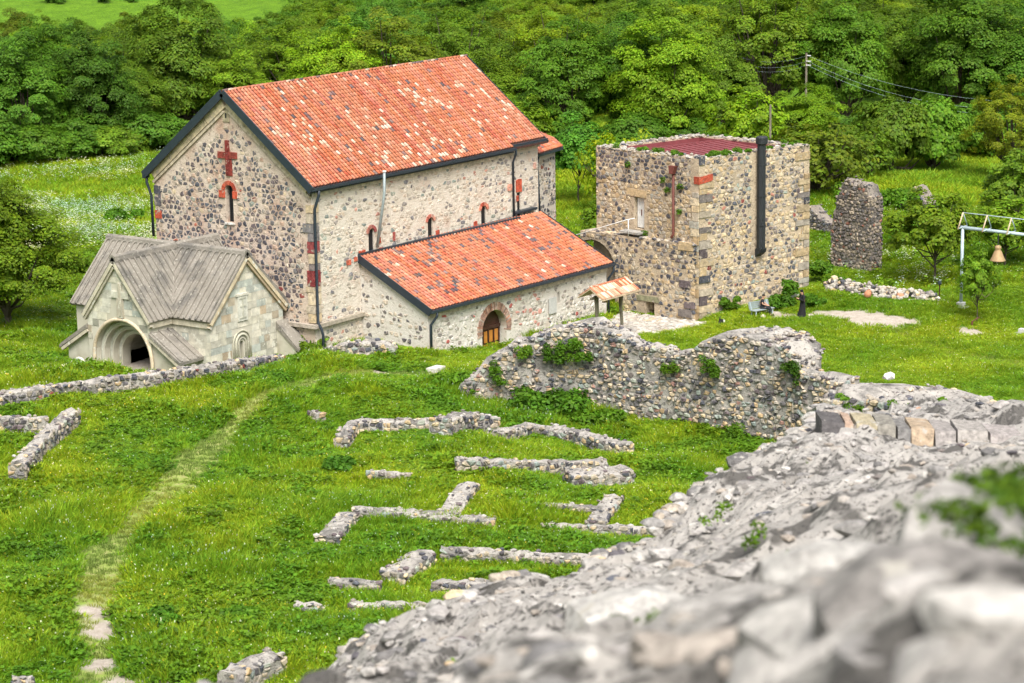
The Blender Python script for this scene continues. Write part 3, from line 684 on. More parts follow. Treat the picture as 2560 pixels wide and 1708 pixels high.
az([(DX-1.15, 1.22), (DX+1.15, 1.22), (DX+1.15, 1.4), (DX-1.15, 1.4)], .42, .52).build('rail', M['woodd'], door)
MB().lathe(AP_(DX-.06, .40, .25), [(.02, 0), (.05, .03), (.05, .07), (.02, .1)], 8).build('handle', M['black'], door)
BR = [(.40,.24,.18), (.46,.30,.23), (.36,.22,.18), (.52,.38,.30), (.48,.24,.16), (.42,.33,.28)]
for k in range(46):                                                # thin bricks of the arch
    a0, a1 = (math.pi*(-.06+1.12*(k+e)/46) for e in (.08, .9)); r1 = U(1.62, 1.7)
    P = [(DX+math.cos(a)*r, 1.25+math.sin(a)*r) for a, r in ((a0, 1.21), (a0, r1), (a1, r1), (a1, 1.21))]
    az(P, -U(.03, .055), .2, cv(rng.choice(BR), .15)).build('brick', M['redstone'], annex)
MB().bar(AP_(12.9, .45, 1.7), AP_(12.9, .45, 2.55), .3, .02, au).build('window', M['pane'], annex)
MB().prism([AP_(11.75, -.06, 1.25), AP_(12.5, -.06, 1.25), AP_(12.5, -.06, 2.25), AP_(11.75, -.06, 2.25)], an*.05, (.46, .49, .50)).build('plaque', M['concrete'], annex)
for u0, u1 in ((.02, 5.2), (5.23, 9.9), (9.93, 14.2), (14.23, 18.0)): MB().prism([AP_(u0, -.1, 3.0), AP_(u1, -.1, 3.0), AP_(u1, -.1, 3.4), AP_(u0, -.1, 3.4)], ai*.12, cv((.60, .51, .40), .08)).build('cornice', M['block'], annex)
st = []
def p_af(u, v):
    r = rng.random()
    if r < .2: return None
    if 8 < u < 11 and v > .8 and r < .55: return cv((.62, .32, .27), .15)
    return choose((1.1 if u < 9 else 1.8, [(.30,.27,.25),(.38,.33,.29),(.26,.24,.24)]), (5, [(.64,.60,.54),(.58,.53,.46),(.68,.64,.59)]), (.12, [(.48,.14,.12)]))
lay(st, AP_(0, 0, 0), au, (0, 0, 1), an, .5, AL-.4, -.3, 2.95, .40, .27, p_af, lambda u, v: not ((u-DX)**2+max(0, v-1.25)**2 < 1.8**2) and not (11.6 < u < 13.2 and 1.1 < v < 2.6), .03, .01, .045)
lay(st, AP_(0, 5.3, 0), -ai, (0, 0, 1), -au, 0, 5.2, .3, 5.8, .38, .3, lambda u, v: None if rng.random() < .42 else choose((2.6, [(.14,.13,.14),(.22,.2,.19),(.30,.26,.24)]), (3, [(.62,.52,.42),(.56,.47,.38)]), (.15, [(.5,.3,.22)])), lambda u, v: v < 5.55-u*RS*1.0-.3, .06, .01, .045)
emit(st, aw, n=300)
sr = math.hypot(1, RS); vA = (ai+np.array((0, 0, RS)))/sr; nA = np.cross(au, vA)
roA = AP_(-.15, -.33, 3.52)
ar2 = MB().prism([roA-nA*.02, roA+vA*6.36-nA*.02, roA+vA*6.36-nA*.16, roA-nA*.16], au*18.5).build('roof', M['undertile'], annex)
def c_an(i, j):
    r = rng.random(); d_ = float(vn(i, j*2.2, 3.2, 14))
    if r < .06+.34*max(0, d_): return cv(rng.choice(T_DK), .25)
    if .445 > r > .43: return cv(rng.choice(T_PA), .1)
    return mixt(colb[i % 97], choose((7, T_OR), (2, T_SA), (1.6, T_RD)))
tiles(ar2, roA, au, vA, nA, 62, 19, .298, .333, c_an)
MB().bar(AP_(-.2, -.38, 3.4), AP_(-.2, 5.3, 3.4+5.68*RS), .07, .46).build('verge_board', M['navy'], annex)
MB().bar(AP_(18.38, -.36, 3.46), AP_(18.38, 5.3, 3.46+5.66*RS), .06, .22).build('verge_board', M['navy'], annex)
gutter(annex, AP_(-.22, -.42, 3.43), AP_(18.42, -.42, 3.43))
MB().bar(AP_(-.2, 5.25, 6.32), AP_(15.8, 5.35, 6.32), .5, .14).build('flashing', M['navy'], annex)
MB().bar(AP_(15.85, 5.85, 6.55), AP_(18.4, 5.95, 6.55), .5, .14).build('flashing', M['navy'], annex)
pipe(annex, [AP_(.35, -.42, 3.4), AP_(.35, -.4, 3.1), AP_(.12, -.12, 2.6), AP_(.12, -.12, .4)], .08)
pipe(annex, [AP_(18.3, -.42, 3.4), AP_(18.3, -.4, 3.0), AP_(18.12, -.1, 2.5), AP_(18.12, -.1, .05)], .08)
# ------------------------------------------------------------------ the carved west porch (cross-gabled, stone roof)
porch = thing('stone_porch', 'pale carved stone porch with deep arch and grey slab cross-gable roof', 'porch', (-4.5, 7.6, .8))
CX, CYY, PZ = -3.2, 7.67, 7.5; HW, HS = 2.7, 3.45; sW, sS = 1.28, 1.03      # half widths and slopes of the west and south arms
bw = MB().prism([(-8.2, CYY-2.45, -.5), (-8.2, CYY+2.45, -.5), (-8.2, CYY+2.45, 4.2), (-8.2, CYY, 7.3), (-8.2, CYY-2.45, 4.2)], (5.0, 0, 0)).build('wall', M['lime'], porch)
bs = MB().prism([(CX-3.15, 2.4, -.5), (CX+3.15, 2.4, -.5), (CX+3.15, 2.4, 4.1), (CX, 2.4, 7.3), (CX-3.15, 2.4, 4.1)], (0, 10.5, 0)).build('wall', M['lime'], porch)
AY, AZ0 = 7.45, 1.6
steps = [(2.2, .4), (1.86, .8), (1.54, 1.2), (1.22, 5.5)]
cut(bw, [yz(arch(AY, 0.2, AZ0, r, 20), -8.7, .5+d_) for r, d_ in steps])
cut(bs, [yz(arch(AY, 0.2, AZ0, 1.22, 20), -8.7, 6.0), xz(arch(-3.72, 1.3, 2.25, .14), 2.0, .9)])
for r, d_, c_ in ((2.27, 0.0, (.60, .50, .36)), (2.03, .42, (.56, .55, .47)), (1.7, .82, (.50, .49, .42)), (1.38, 1.22, (.56, .55, .48))):    # roll mouldings
    pts = [(-8.2+d_, AY-r, .3)]+[(-8.2+d_, AY-r*math.cos(a), AZ0+r*math.sin(a)) for a in np.linspace(0, math.pi, 22)]+[(-8.2+d_, AY+r, .3)]
    MB().tube(pts, .085 if d_ else .11, 8, c_).build('arch_moulding', M['ashlar'], porch, None, True)
# ashlar courses
def ashlar(out, O, Ua, Va, Na, u0, u1, v0, v1, inside, clips=(), colf=None):
    O, Ua, Va, Na = (np.array(a, float) for a in (O, Ua, Va, Na)); v = v0
    while v < v1:
        h_ = U(.34, .5); u = u0-U(0, .4)
        while u < u1:
            w_ = U(.42, .95); a, b_ = max(u, u0)+.006, min(u+w_, u1)-.006
            if b_-a > .12 and inside((a+b_)/2, v+h_/2):
                Q = [(a, v+.006), (b_, v+.006), (b_, v+h_-.006), (a, v+h_-.006)]
                for cl in clips: Q = clip(Q, *cl)
                if len(Q) >= 3:
                    ar_ = (b_-a)*h_; hh = U(.008, .03); n = len(Q)
                    vs = [O+Ua*p[0]+Va*p[1]-Na*.05 for p in Q]+[O+Ua*p[0]+Va*p[1]+Na*hh for p in Q]
                    out.append((ar_, vs, [(i, (i+1) % n, n+(i+1) % n, n+i) for i in range(n)]+[tuple(range(n, 2*n))], colf() if colf else choose((5, [(.56,.53,.44),(.53,.51,.43),(.60,.56,.46),(.54,.51,.41)]), (1.5, [(.45,.475,.42),(.46,.48,.43)]), (.5, [(.46,.37,.26),(.42,.36,.27)]), (.4, [(.34,.33,.27)]))))
            u += w_
        v += h_
st = []
ashlar(st, (-8.2, CYY+2.45, 0), (0, -1, 0), (0, 0, 1), (-1, 0, 0), 0, 4.9, .4, 7.1, lambda u, v: (u-(CYY+2.45-AY))**2+(max(v, AZ0)-AZ0)**2 > 2.55**2 and not (abs(u-2.6) < .55 and 4 < v < 6.1), ((2.45, 7.15, .79, .62), (2.45, 7.15, -.79, .62)))
emit(st, bw, 'block', M['ashlar'], 200)
st = []
ashlar(st, (CX-3.15, 2.4, 0), (1, 0, 0), (0, 0, 1), (0, -1, 0), 0, 6.3, .6, 7.1, lambda u, v: not (abs(u-2.63) < .8 and .4 < v < 3.2) and not (abs(u-2.75) < .5 and 3.5 < v < 5.2), ((3.15, 7.15, .72, .71), (3.15, 7.15, -.72, .71)))
ashlar(st, (CX-3.15, 7.0, 0), (0, -1, 0), (0, 0, 1), (-1, 0, 0), 1.6, 4.6, 1.5, 3.3, lambda u, v: True)
emit(st, bs, 'block', M['ashlar'], 200)
# south window with carved hood, cross slab, west cross
wn = xz(arch(-3.72, 1.2, 2.25, .2), 2.95, .03).build('window', M['pane'], porch)
for r, dd in ((.30, .05), (.52, .1), (.74, .07)):
    pts = [(-3.72-r, 2.37, 1.2)]+[(-3.72-r*math.cos(a), 2.37, 2.25+r*math.sin(a)) for a in np.linspace(0, math.pi, 14)]+[(-3.72+r, 2.37, 1.2)]
    MB().tube(pts, dd*.8, 7, (.48, .46, .36)).build('hood_moulding', M['ashlar'], porch, None, True)
ks = MB().box(-4.02, -3.2, 2.3, 2.42, 3.55, 5.0, (.60, .59, .51)).build('cross_slab', M['ashlar'], porch)
MB().box(-4.12, -3.1, 2.26, 2.42, 5.01, 5.14, (.60, .57, .48)).build('moulding', M['ashlar'], ks)
MB().box(-3.66, -3.56, 2.27, 2.32, 3.75, 4.8, (.5, .49, .40)).box(-3.85, -3.37, 2.268, 2.32, 4.36, 4.47, (.5, .49, .40)).box(-3.9, -3.32, 2.272, 2.32, 3.7, 3.78, (.5, .49, .40)).box(-3.9, -3.32, 2.274, 2.32, 4.82, 4.9, (.5, .49, .40)).build('carving', M['ashlar'], ks)
wc = MB().box(-8.31, -8.15, 7.25, 7.55, 4.0, 6.0, (.55, .52, .42)).box(-8.305, -8.15, 6.72, 7.24, 5.12, 5.5, (.58, .56, .46)).box(-8.305, -8.15, 7.56, 8.06, 5.12, 5.5, (.58, .56, .46)).build('cross', M['ashlar'], porch)
for a, b_, c2, d2 in ((7.18, 7.24, 4.0, 5.1), (7.56, 7.62, 4.0, 5.1), (7.33, 7.47, 4.1, 5.95)): MB().box(-8.345, -8.2, a, b_, c2, d2, (.46, .42, .33)).build('moulding', M['ashlar'], wc)
MB().box(-8.22, -8.19, 7.6, 7.72, 6.3, 6.45).build('vent', M['pane'], porch)
# stone roof: thick slabs with sunk, round-ended flutes
roofp = MB()
def slope(A, B, C_, D_, th=.16): n = np.cross(B-A, D_-A); n /= np.linalg.norm(n); roofp.prism([A, B, C_, D_], -n*th) if np.linalg.norm(C_-D_) > .01 else roofp.prism([A, B, C_], -n*th)
cr_ = np.array((CX, CYY, PZ)); z_e = PZ-3.5; yw = HW+.03; xs = HS
vl = {}
for sy in (-1, 1): vl[sy] = np.array((CX-xs, CYY+sy*yw, z_e+.0))
wA = np.array((-8.45, CYY, PZ)); sA = np.array((CX, 2.15, PZ)); nA_ = np.array((CX, 13.15, PZ)); eA = np.array((.34, CYY, PZ))
FLU = []
def plane_roof(P, along, name='roof_slab'):
    """P: polygon of a roof slope (ridge edge first); builds the slab and its fluting"""
    P = [np.array(p, float) for p in P]; n = np.cross(P[1]-P[0], P[2]-P[1]); n /= np.linalg.norm(n)
    if n[2] < 0: P = P[::-1]; n = -n
    o = MB().prism(P, -n*.17).build(name, M['slab'], porch)
    u = np.array(along, float); v = np.cross(n, u); v = v if v[2] < 0 else -v          # v runs down the slope
    O = max(P, key=lambda p: p[2]); Q = [(np.dot(p-O, u), np.dot(p-O, v)) for p in P]
    us = [q[0] for q in Q]; k0, k1 = min(us), max(us); pit = .44
    for k in range(int((k1-k0)/pit)):
        c = k0+(k+.5)*pit+((k1-k0) % pit)/2
        # extent of the slope on this line
        vs = []
        for a, b_ in zip(Q, Q[1:]+Q[:1]):
            if (a[0]-c)*(b_[0]-c) < 0: vs.append(a[1]+(b_[1]-a[1])*(c-a[0])/(b_[0]-a[0]))
        if len(vs) < 2 or max(vs)-min(vs) < .5: continue
        v0, v1 = min(vs)+.22, max(vs)-.02; r0 = .155; r1 = .215
        m_ = MB(); inn = []; out = []
        for a in np.linspace(math.pi, 2*math.pi, 8):
            inn.append((c+r0*math.cos(a), v0+r1+r0*math.sin(a))); out.append((c+r1*math.cos(a), v0+r1+r1*math.sin(a)))
        inn = [(c-r0, v1)]+inn+[(c+r0, v1)]; out = [(c-r1, v1)]+out+[(c+r1, v1)]
        f = lambda q, h_: O+u*q[0]+v*q[1]+n*h_
        h_ = U(.10, .13); N = len(inn)
        m_.add([f(q, h_*.8) for q in inn]+[f(q, h_) for q in out]+[f(q, -.02) for q in inn]+[f(q, -.02) for q in out],
               [(i, i+1, N+i+1, N+i) for i in range(N-1)]+[(2*N+i, 2*N+i+1, i+1, i) for i in range(N-1)]+[(N+i, N+i+1, 3*N+i+1, 3*N+i) for i in range(N-1)], (.4, .38, .34))
        m_.build('flute', M['slab'], o)
    return o
plane_roof([wA, cr_, vl[-1], (-8.45, vl[-1][1], z_e)], (1, 0, 0)); plane_roof([cr_, sA, (CX-xs, 2.15, z_e), vl[-1]], (0, 1, 0))
plane_roof([cr_, wA, (-8.45, vl[1][1], z_e), vl[1]], (1, 0, 0)); plane_roof([nA_, cr_, vl[1], (CX-xs, 13.15, z_e)], (0, 1, 0))
plane_roof([sA, cr_, (.34, CYY, PZ-.01), (.34, 4.0, PZ-3.54*1.03), (CX+xs, 2.15, z_e)][0:2]+[(CX+xs-.0, CYY, z_e), (CX+xs, 2.15, z_e)], (0, 1, 0))
plane_roof([cr_, nA_, (CX+xs, 13.15, z_e), (CX+xs, CYY, z_e)], (0, 1, 0)); plane_roof([cr_+(1, 0, .0), eA, (.34, CYY-2.6, PZ-2.6*sW), (CX+1.2, CYY-.2, PZ-.25)], (1, 0, 0))
for a, b_ in ((wA, cr_), (sA, cr_), (nA_, cr_), (eA, cr_)):
    t_ = (b_-a)/np.linalg.norm(b_-a); s_ = np.cross(t_, (0, 0, 1)); b2 = b_+t_*.1
    MB().prism([a-s_*.26-(0, 0, .26), a-s_*.2+(0, 0, .03), a+(0, 0, .13), a+s_*.2+(0, 0, .03), a+s_*.26-(0, 0, .26)], b2-a).build('ridge_stone', M['slab'], porch)
for sy in (-1, 1): MB().tube([cr_-(.1, 0, .1), vl[sy]+(.1, -sy*.1, .12)], .07, 6).build('valley_stone', M['slab'], porch)
# sloping eaves mouldings on the gables
for sgn in (-1, 1):
    for i_, (x_, w_, dz, c_) in enumerate(((-8.33, .26, -.3, (.55, .50, .38)), (-8.28, .2, -.52, (.44, .40, .31)))):
        MB().bar((x_, CYY+sgn*.1, PZ+dz-.1), (x_, CYY+sgn*2.6, PZ+dz-2.6*sW+.02), w_, .2, (0, 0, 1), c_).build('cornice', M['ashlar'], porch)
    for i_, (y_, w_, dz, c_) in enumerate(((2.27, .26, -.3, (.56, .47, .32)), (2.32, .2, -.52, (.46, .36, .24)))):
        MB().bar((CX+sgn*.1, y_, PZ+dz-.1), (CX+sgn*3.3, y_, PZ+dz-3.3*sS-.02), w_, .2, (0, 0, 1), c_).build('cornice', M['ashlar'], porch)
MB().bar((-8.2, CYY-2.5, 3.75), (CX-3.1, CYY-2.5, 3.75), .2, .3, (0, 0, 1), (.52, .47, .36)).build('cornice', M['ashlar'], porch)
MB().bar((CX-3.2, CYY-2.6, 3.72), (CX-3.2, 2.3, 3.72), .2, .3, (0, 0, 1), (.54, .49, .38)).build('cornice', M['ashlar'], porch)
# low lean-to wings in the corners
for sy in (-1, 1):
    y0, y1 = CYY+sy*2.44, CYY+sy*4.3
    MB().prism([(-8.05, y0, -.4), (-8.05, y1, -.4), (-8.05, y1, 1.75), (-8.05, y0, 3.05)], (1.75, 0, 0), (.57, .55, .46)).build('wing_wall', M['lime'], porch)
    sl = MB().prism([(-8.35, y0, 3.12), (-8.35, y1+sy*.45, 1.72), (-8.35, y1+sy*.45, 1.9), (-8.35, y0, 3.32)], (2.1, 0, 0)).build('wing_roof', M['slab'], porch)
    for k in range(3): MB().bar((-8.15+k*.68, y0, 3.36), (-8.15+k*.68, y1+sy*.43, 1.93), .14, .1).build('rib', M['slab'], sl)
    MB().bar((-8.2, y0, 3.0), (-8.2, y1+sy*.3, 1.66), .25, .18, (0, 0, 1), (.5, .45, .35)).build('cornice', M['ashlar'], porch)
rw = MB()
pts = [(-8.06, 11.1-.42, -.2)]+[(-8.06, 11.1-.42*math.cos(a), .75+.42*math.sin(a)) for a in np.linspace(0, math.pi, 12)]+[(-8.06, 11.1+.42, -.2)]
rw.tube(pts, .1, 7, (.60, .60, .54)).build('niche_moulding', M['ashlar'], porch, None, True)
yz(arch(11.1, -.2, .75, .36, 10), -8.07, .012, (.24, .25, .24)).build('niche', M['ashlar'], porch)
MB().prism([(-.75, 2.36, 3.0), (-.75, .75, 1.55), (-.75, .75, 1.35), (-.75, 2.36, 2.6)], (1.02, 0, 0)).build('wing_roof', M['slab'], porch)
MB().prism([(-.68, 2.38, -.2), (-.68, .95, -.2), (-.68, .95, 1.5), (-.68, 2.38, 2.6)], (.92, 0, 0)).build('wing_wall', M['lime'], porch)

# ------------------------------------------------------------------ the square tower
TA, TB, TC, TD = (np.array((*p, 0.0)) for p in TOWER)        # near, right, back, left corners
TH = 10.45
tower = thing('tower', 'square ruined stone tower with sunken dark red metal roof', 'tower', (TA+TC)/2)
tw_u = (TD-TA)/np.linalg.norm(TD-TA); ts_u = (TB-TA)/np.linalg.norm(TB-TA); LW = np.linalg.norm(TD-TA); LS = np.linalg.norm(TB-TA)
tw_n = np.array((-tw_u[1], tw_u[0], 0)); ts_n = np.array((ts_u[1], -ts_u[0], 0))
tw = MB().prism([p-(0, 0, 1) for p in (TA, TB, TC, TD)], (0, 0, TH+1)).build('wall', M['mortar_t'], tower)
ctr3 = (TA+TC)/2
inner = [ctr3+(p-ctr3)*.80 for p in (TA, TB, TC, TD)]
def fW(u, dpt, z): return TA+tw_u*u-tw_n*dpt+np.array((0, 0, z))
def fS(u, dpt, z): return TA+ts_u*u-ts_n*dpt+np.array((0, 0, z))
cut(tw, [MB().prism([p+(0, 0, TH-.55) for p in inner], (0, 0, 1.2)),
         MB().prism([fW(u, -.3, z) for u, z in ((4.75, 5.45), (5.65, 5.45), (5.65, 7.5), (4.75, 7.5))], -tw_n*.7)])
# red roof: two low slopes with standing seams, inside the parapet
I0, I1, I2, I3 = [p+(0, 0, TH-.5) for p in [ctr3+(p-ctr3)*.79 for p in (TA, TB, TC, TD)]]
r0 = (I3+I2)/2*.35+(I0+I1)/2*.65; mA, mB = I0*.28+I3*.72+(0, 0, .42), I1*.28+I2*.72+(0, 0, .42)
rr = MB().add([I0+(0, 0, .02), I1+(0, 0, .02), mB, mA, I2, I3], [(0, 1, 2, 3), (3, 2, 4, 5)]).build('roof', M['roofred'], tower)
for k in range(1, 13):
    a = I0+(I1-I0)*k/13; b_ = mA+(mB-mA)*k/13; MB().bar(a+(0, 0, .04), b_+(0, 0, .03), .05, .06).build('seam', M['roofred'], rr)
MB().bar(mA+(0, 0, .03), mB+(0, 0, .03), .09, .09).build('seam', M['roofred'], rr)
for a, b_ in ((I1, I2), (I2, I3)): MB().bar(a*1.0+(0, 0, .2), b_+(0, 0, .2), .03, .45).build('flashing', M['roofred'], rr)
# parapet capping stones
st = []
for a, b_ in ((TA, TB), (TB, TC), (TC, TD), (TD, TA)):
    L_ = np.linalg.norm(b_-a); t_ = (b_-a)/L_; n_ = np.array((-t_[1], t_[0], 0))
    for k in range(int(L_/.32)):
        for w_ in (.15, .5, .85):
            c = a+t_*(k*.32+U(0, .3))+n_*(w_+U(-.12, .12))+(0, 0, TH+U(-.02, .08)); q = lump(c, U(.14, .24), U(.1, .18), U(.05, .11), U(0, 3)); st.append((q[0], q[1], q[2], choose((3, [(.38,.34,.28),(.34,.30,.25)]), (2, [(.42, .40, .36)]), (1.5, DARK))))
def p_tw(u, v):
    r = rng.random()
    if v > 8.4: return None if r < .05 else choose((6, DARK), (1.6, PALE), (1, OCHR))
    if v > 5.2: return None if r < .08 else choose((1.2, DARK), (3, PALE), (5, OCHR))
    return None if r < .12 else choose((5, DARK), (2.4, PALE), (3, OCHR))
def p_ts(u, v):
    r = rng.random(); p = .08 if v > 7.5 else .14
    if r < p: return None
    return choose((4.6 if v > 4 else 3.6, DARK), (2.6, PALE), (3.4, OCHR), (.25, REDS[2:]), (.4, GRNS))
lay(st, TA, tw_u, (0, 0, 1), tw_n, .7, LW, 4.6, TH, .36, .28, p_tw, lambda u, v: not (4.4 < u < 6.1 and 5.3 < v < 8.1), .03, .012, .05)
lay(st, TA, ts_u, (0, 0, 1), ts_n, .5, LS-.5, -.2, TH, .36, .28, p_ts, lambda u, v: not (4.5 < u < 5.6 and v > 3.7) and not (u < 1.3 and 8.4 < v < 9.5), .03, .012, .05)
emit(st, tw, n=300)
# quoins
for O, t_, n_, L_ in ((TA, ts_u, ts_n, None), (TB, -ts_u, ts_n, None)):
    z = .1; k = 0
    while z < TH-.4:
        h_ = U(.35, .6); w_ = U(.9, 1.3) if k % 2 else U(.45, .7); c_ = grey(choose((5, OCHR), (3, PALE), (1.5, DARK)), U(.65, .95))
        if rng.random() < .2: z += h_; k += 1; continue
        m_ = MB().prism([O+n_*.07+(0, 0, z+.015), O+t_*w_+n_*.07+(0, 0, z+.015), O+t_*w_+n_*.07+(0, 0, z+h_-.02), O+n_*.07+(0, 0, z+h_-.02)], -n_*.5, c_)
        m_.build('quoin', M['block'], tower); z += h_; k += 1
z = .1
while z < 8.2:
    h_ = U(.35, .6); w_ = U(.4, .8); MB().prism([TA+tw_n*.07+(0, 0, z+.015), TA+tw_n*.07+tw_u*w_+(0, 0, z+.015), TA+tw_n*.07+tw_u*w_+(0, 0, z+h_-.02), TA+tw_n*.07+(0, 0, z+h_-.02)], -tw_n*.3, choose((6, OCHR), (2, PALE))).build('quoin', M['block'], tower); z += h_
MB().prism([fS(-.06, -.1, 8.85), fS(1.1, -.1, 9.0), fS(1.1, -.1, 9.42), fS(-.06, -.1, 9.32)], -ts_n*.5, (.46, .09, .05)).build('red_block', M['redstone'], tower)
# white plank door with its lintel
dr = MB().prism([fW(u, .28, z) for u, z in ((4.78, 5.5), (5.62, 5.5), (5.62, 7.45), (4.78, 7.45))], -tw_n*.05).build('door', M['white'], tower)
for k in range(4): MB().bar(fW(4.9+k*.2, .26, 5.52), fW(4.9+k*.2, .26, 7.43), .17, .03, tw_n).build('plank', M['white'], dr)
MB().bar(fW(5.2, .22, 6.3), fW(5.2, .22, 6.7), .05, .04, tw_n).build('latch', M['rust'], dr)
MB().prism([fW(u, -.05, z) for u, z in ((4.55, 7.52), (6.3, 7.56), (6.3, 8.05), (4.55, 7.98))], -tw_n*.3, (.55, .41, .24)).build('lintel', M['block'], tower)
# lower body stepping out on the west side, with its vault
lw = MB().prism([fW(.25, -.16, -1), fW(9.6, -1.0, -1), fW(9.6, .5, -1), fW(.25, .5, -1)], (0, 0, 6.0)).build('lower_wall', M['mortar_t'], tower)
def fL(u, z, e=0): return fW(u, -.16-.84*(u-.25)/9.35-e, z)
cut(lw, [MB().prism([fL(u, z, .5) for u, z in arch(8.6, -1, 2.6, 1.9, 16)], -tw_n*1.7), MB().prism([fL(u, z, .5) for u, z in ((3.45, -.3), (4.2, -.3), (4.2, .92), (3.45, .92))], -tw_n*.95)])
lt = (fL(9.6, 0)-fL(0, 0)); lt /= np.linalg.norm(lt); ln = np.array((-lt[1], lt[0], 0)); LLn = np.linalg.norm(fL(9.6, 0)-fL(0, 0))
st = []
lay(st, fL(0, 0), lt, (0, 0, 1), ln, .1, LLn, -.2, 4.9, .36, .29, p_tw, lambda u, v: not ((u-8.6)**2+max(0, v-2.6)**2 < 2.0**2) and not (3.1 < u < 4.8 and v < 1.35), .03, .012, .05)
for k in range(60):
    u_ = U(.2, 9.5); c = fW(u_, -U(.0, .1+.84*u_/9.6), 5.0+U(-.02, .05)); q = lump(c, U(.15, .28), U(.12, .2), U(.06, .12), U(0, 3)); st.append((q[0], q[1], q[2], choose((3, PALE), (3, DARK))))
emit(st, lw, n=200)
wl = MB().prism([fL(u, z, -.5) for u, z in ((3.4, -.3), (4.25, -.3), (4.25, .95), (3.4, .95))], -tw_n*.03).build('window', M['pane'], tower)
MB().bar(fL(3.6, -.3, -.38), fL(3.6, .92, -.38), .06, .06, tw_n).build('frame', M['woodd'], wl); MB().bar(fL(3.9, -.3, -.38), fL(3.9, .92, -.38), .04, .04, tw_n).build('frame', M['woodd'], wl); MB().bar(fL(3.45, .3, -.38), fL(4.2, .3, -.38), .04, .04, tw_n).build('frame', M['woodd'], wl)
MB().prism([fL(u, z, .06) for u, z in ((3.05, .95), (4.85, .95), (4.85, 1.3), (3.05, 1.3))], -tw_n*.3, (.27, .26, .16)).build('lintel', M['block'], tower)
for u_, z_, w_, h_ in ((.4, .3, 1.1, .5), (.5, 2.2, .9, .45), (.2, .9, .8, .4), (.3, 4.6, 1.2, .5)):
    MB().prism([fL(u_, z_, .08), fL(u_+w_, z_, .08), fL(u_+w_*.95, z_+h_, .08), fL(u_+.05, z_+h_, .08)], -tw_n*.3, choose((2, DARK), (2, OCHR))).build('quoin', M['block'], tower)
# rainwater pipes and the handrail of the steps
dp = MB().tube([fW(2.05, -.15, 9.75), fW(2.05, -.15, 5.5), fW(2.1, -.3, 5.25)], .085, 8).build('downpipe', M['rust'], tower, None, True)
MB().prism([fW(1.78, -.02, 9.85), fW(2.32, -.02, 9.85), fW(2.18, -.1, 9.35), fW(1.92, -.1, 9.35)], tw_n*.3).build('hopper', M['rust'], dp)
bp = MB().tube([fS(5.05, -.32, 11.05), fS(5.05, -.32, 4.2)], .28, 8).build('chimney_pipe', M['black'], tower)
MB().prism([fS(4.8, -.06, 4.25), fS(4.8, -.58, 4.25), fS(4.8, -.5, 4.0), fS(4.8, .1, 3.6)], ts_u*.5).build('elbow', M['black'], bp)
MB().lathe(fS(5.05, -.32, 10.95), [(.31, 0), (.38, .05), (.38, .42), (.3, .5)], 14).build('cap', M['black'], bp, None)
for z_ in (5.7, 7.6, 9.6): MB().lathe(fS(5.05, -.32, z_), [(.3, 0), (.3, .08)], 14).build('clamp', M['black'], bp)
rail = thing('handrail', 'thin white metal handrail on the steps below the plank door', 'handrail', fL(6.0, 5.1))
e0 = fW(5.0, -.65, 6.25); e1 = fW(9.4, -1.3, 4.95)+(-1.2, 1.0, -.5)
MB().tube([e0, fW(5.6, -.7, 6.1), e1], .035, 6).build('rail', M['white'], rail, None, True)
MB().tube([fW(5.5, -.7, 6.1), fW(5.5, -.7, 5.05)], .035, 6).build('post', M['white'], rail, None, True)
MB().prism([fW(4.6, -.1, 5.25), fW(6.3, -.1, 5.25), fW(6.3, -.7, 5.2), fW(4.6, -.7, 5.2)], (0, 0, .12), (.40, .38, .35)).build('doorstep', M['block'], tower)
# ------------------------------------------------------------------ foliage helpers
def quads_mesh(name, P, N, size, C, asp=1.5, mat='leaf', up=None):
    n = len(P); r = nrg.normal(size=(n, 3)); r -= (r*N).sum(1)[:, None]*N
    if up is not None: r = np.where(np.linalg.norm(r, axis=1)[:, None] > 0, r, 1)
    r /= np.linalg.norm(r, axis=1)[:, None]; b_ = np.cross(N, r); s_ = size[:, None]*.5
    v = np.stack([P-r*s_-b_*s_*asp*.35, P+b_*s_*.0+r*s_*.0-b_*s_*asp, P+r*s_-b_*s_*asp*.0, P+b_*s_*asp], 1)
    me_ = bpy.data.meshes.new(name); me_.vertices.add(4*n); me_.vertices.foreach_set('co', v.astype(np.float32).ravel())
    me_.loops.add(4*n); me_.loops.foreach_set('vertex_index', np.arange(4*n, dtype=np.int32))
    me_.polygons.add(n); me_.polygons.foreach_set('loop_start', np.arange(0, 4*n, 4, dtype=np.int32)); me_.update(calc_edges=True)
    a = me_.color_attributes.new('Col', 'FLOAT_COLOR', 'POINT')
    a.data.foreach_set('color', np.repeat(np.hstack([C, np.ones((n, 1))]), 4, 0).astype(np.float32).ravel())
    me_.materials.append(M[mat]); return me_
LG = np.array((.12, .225, .012))
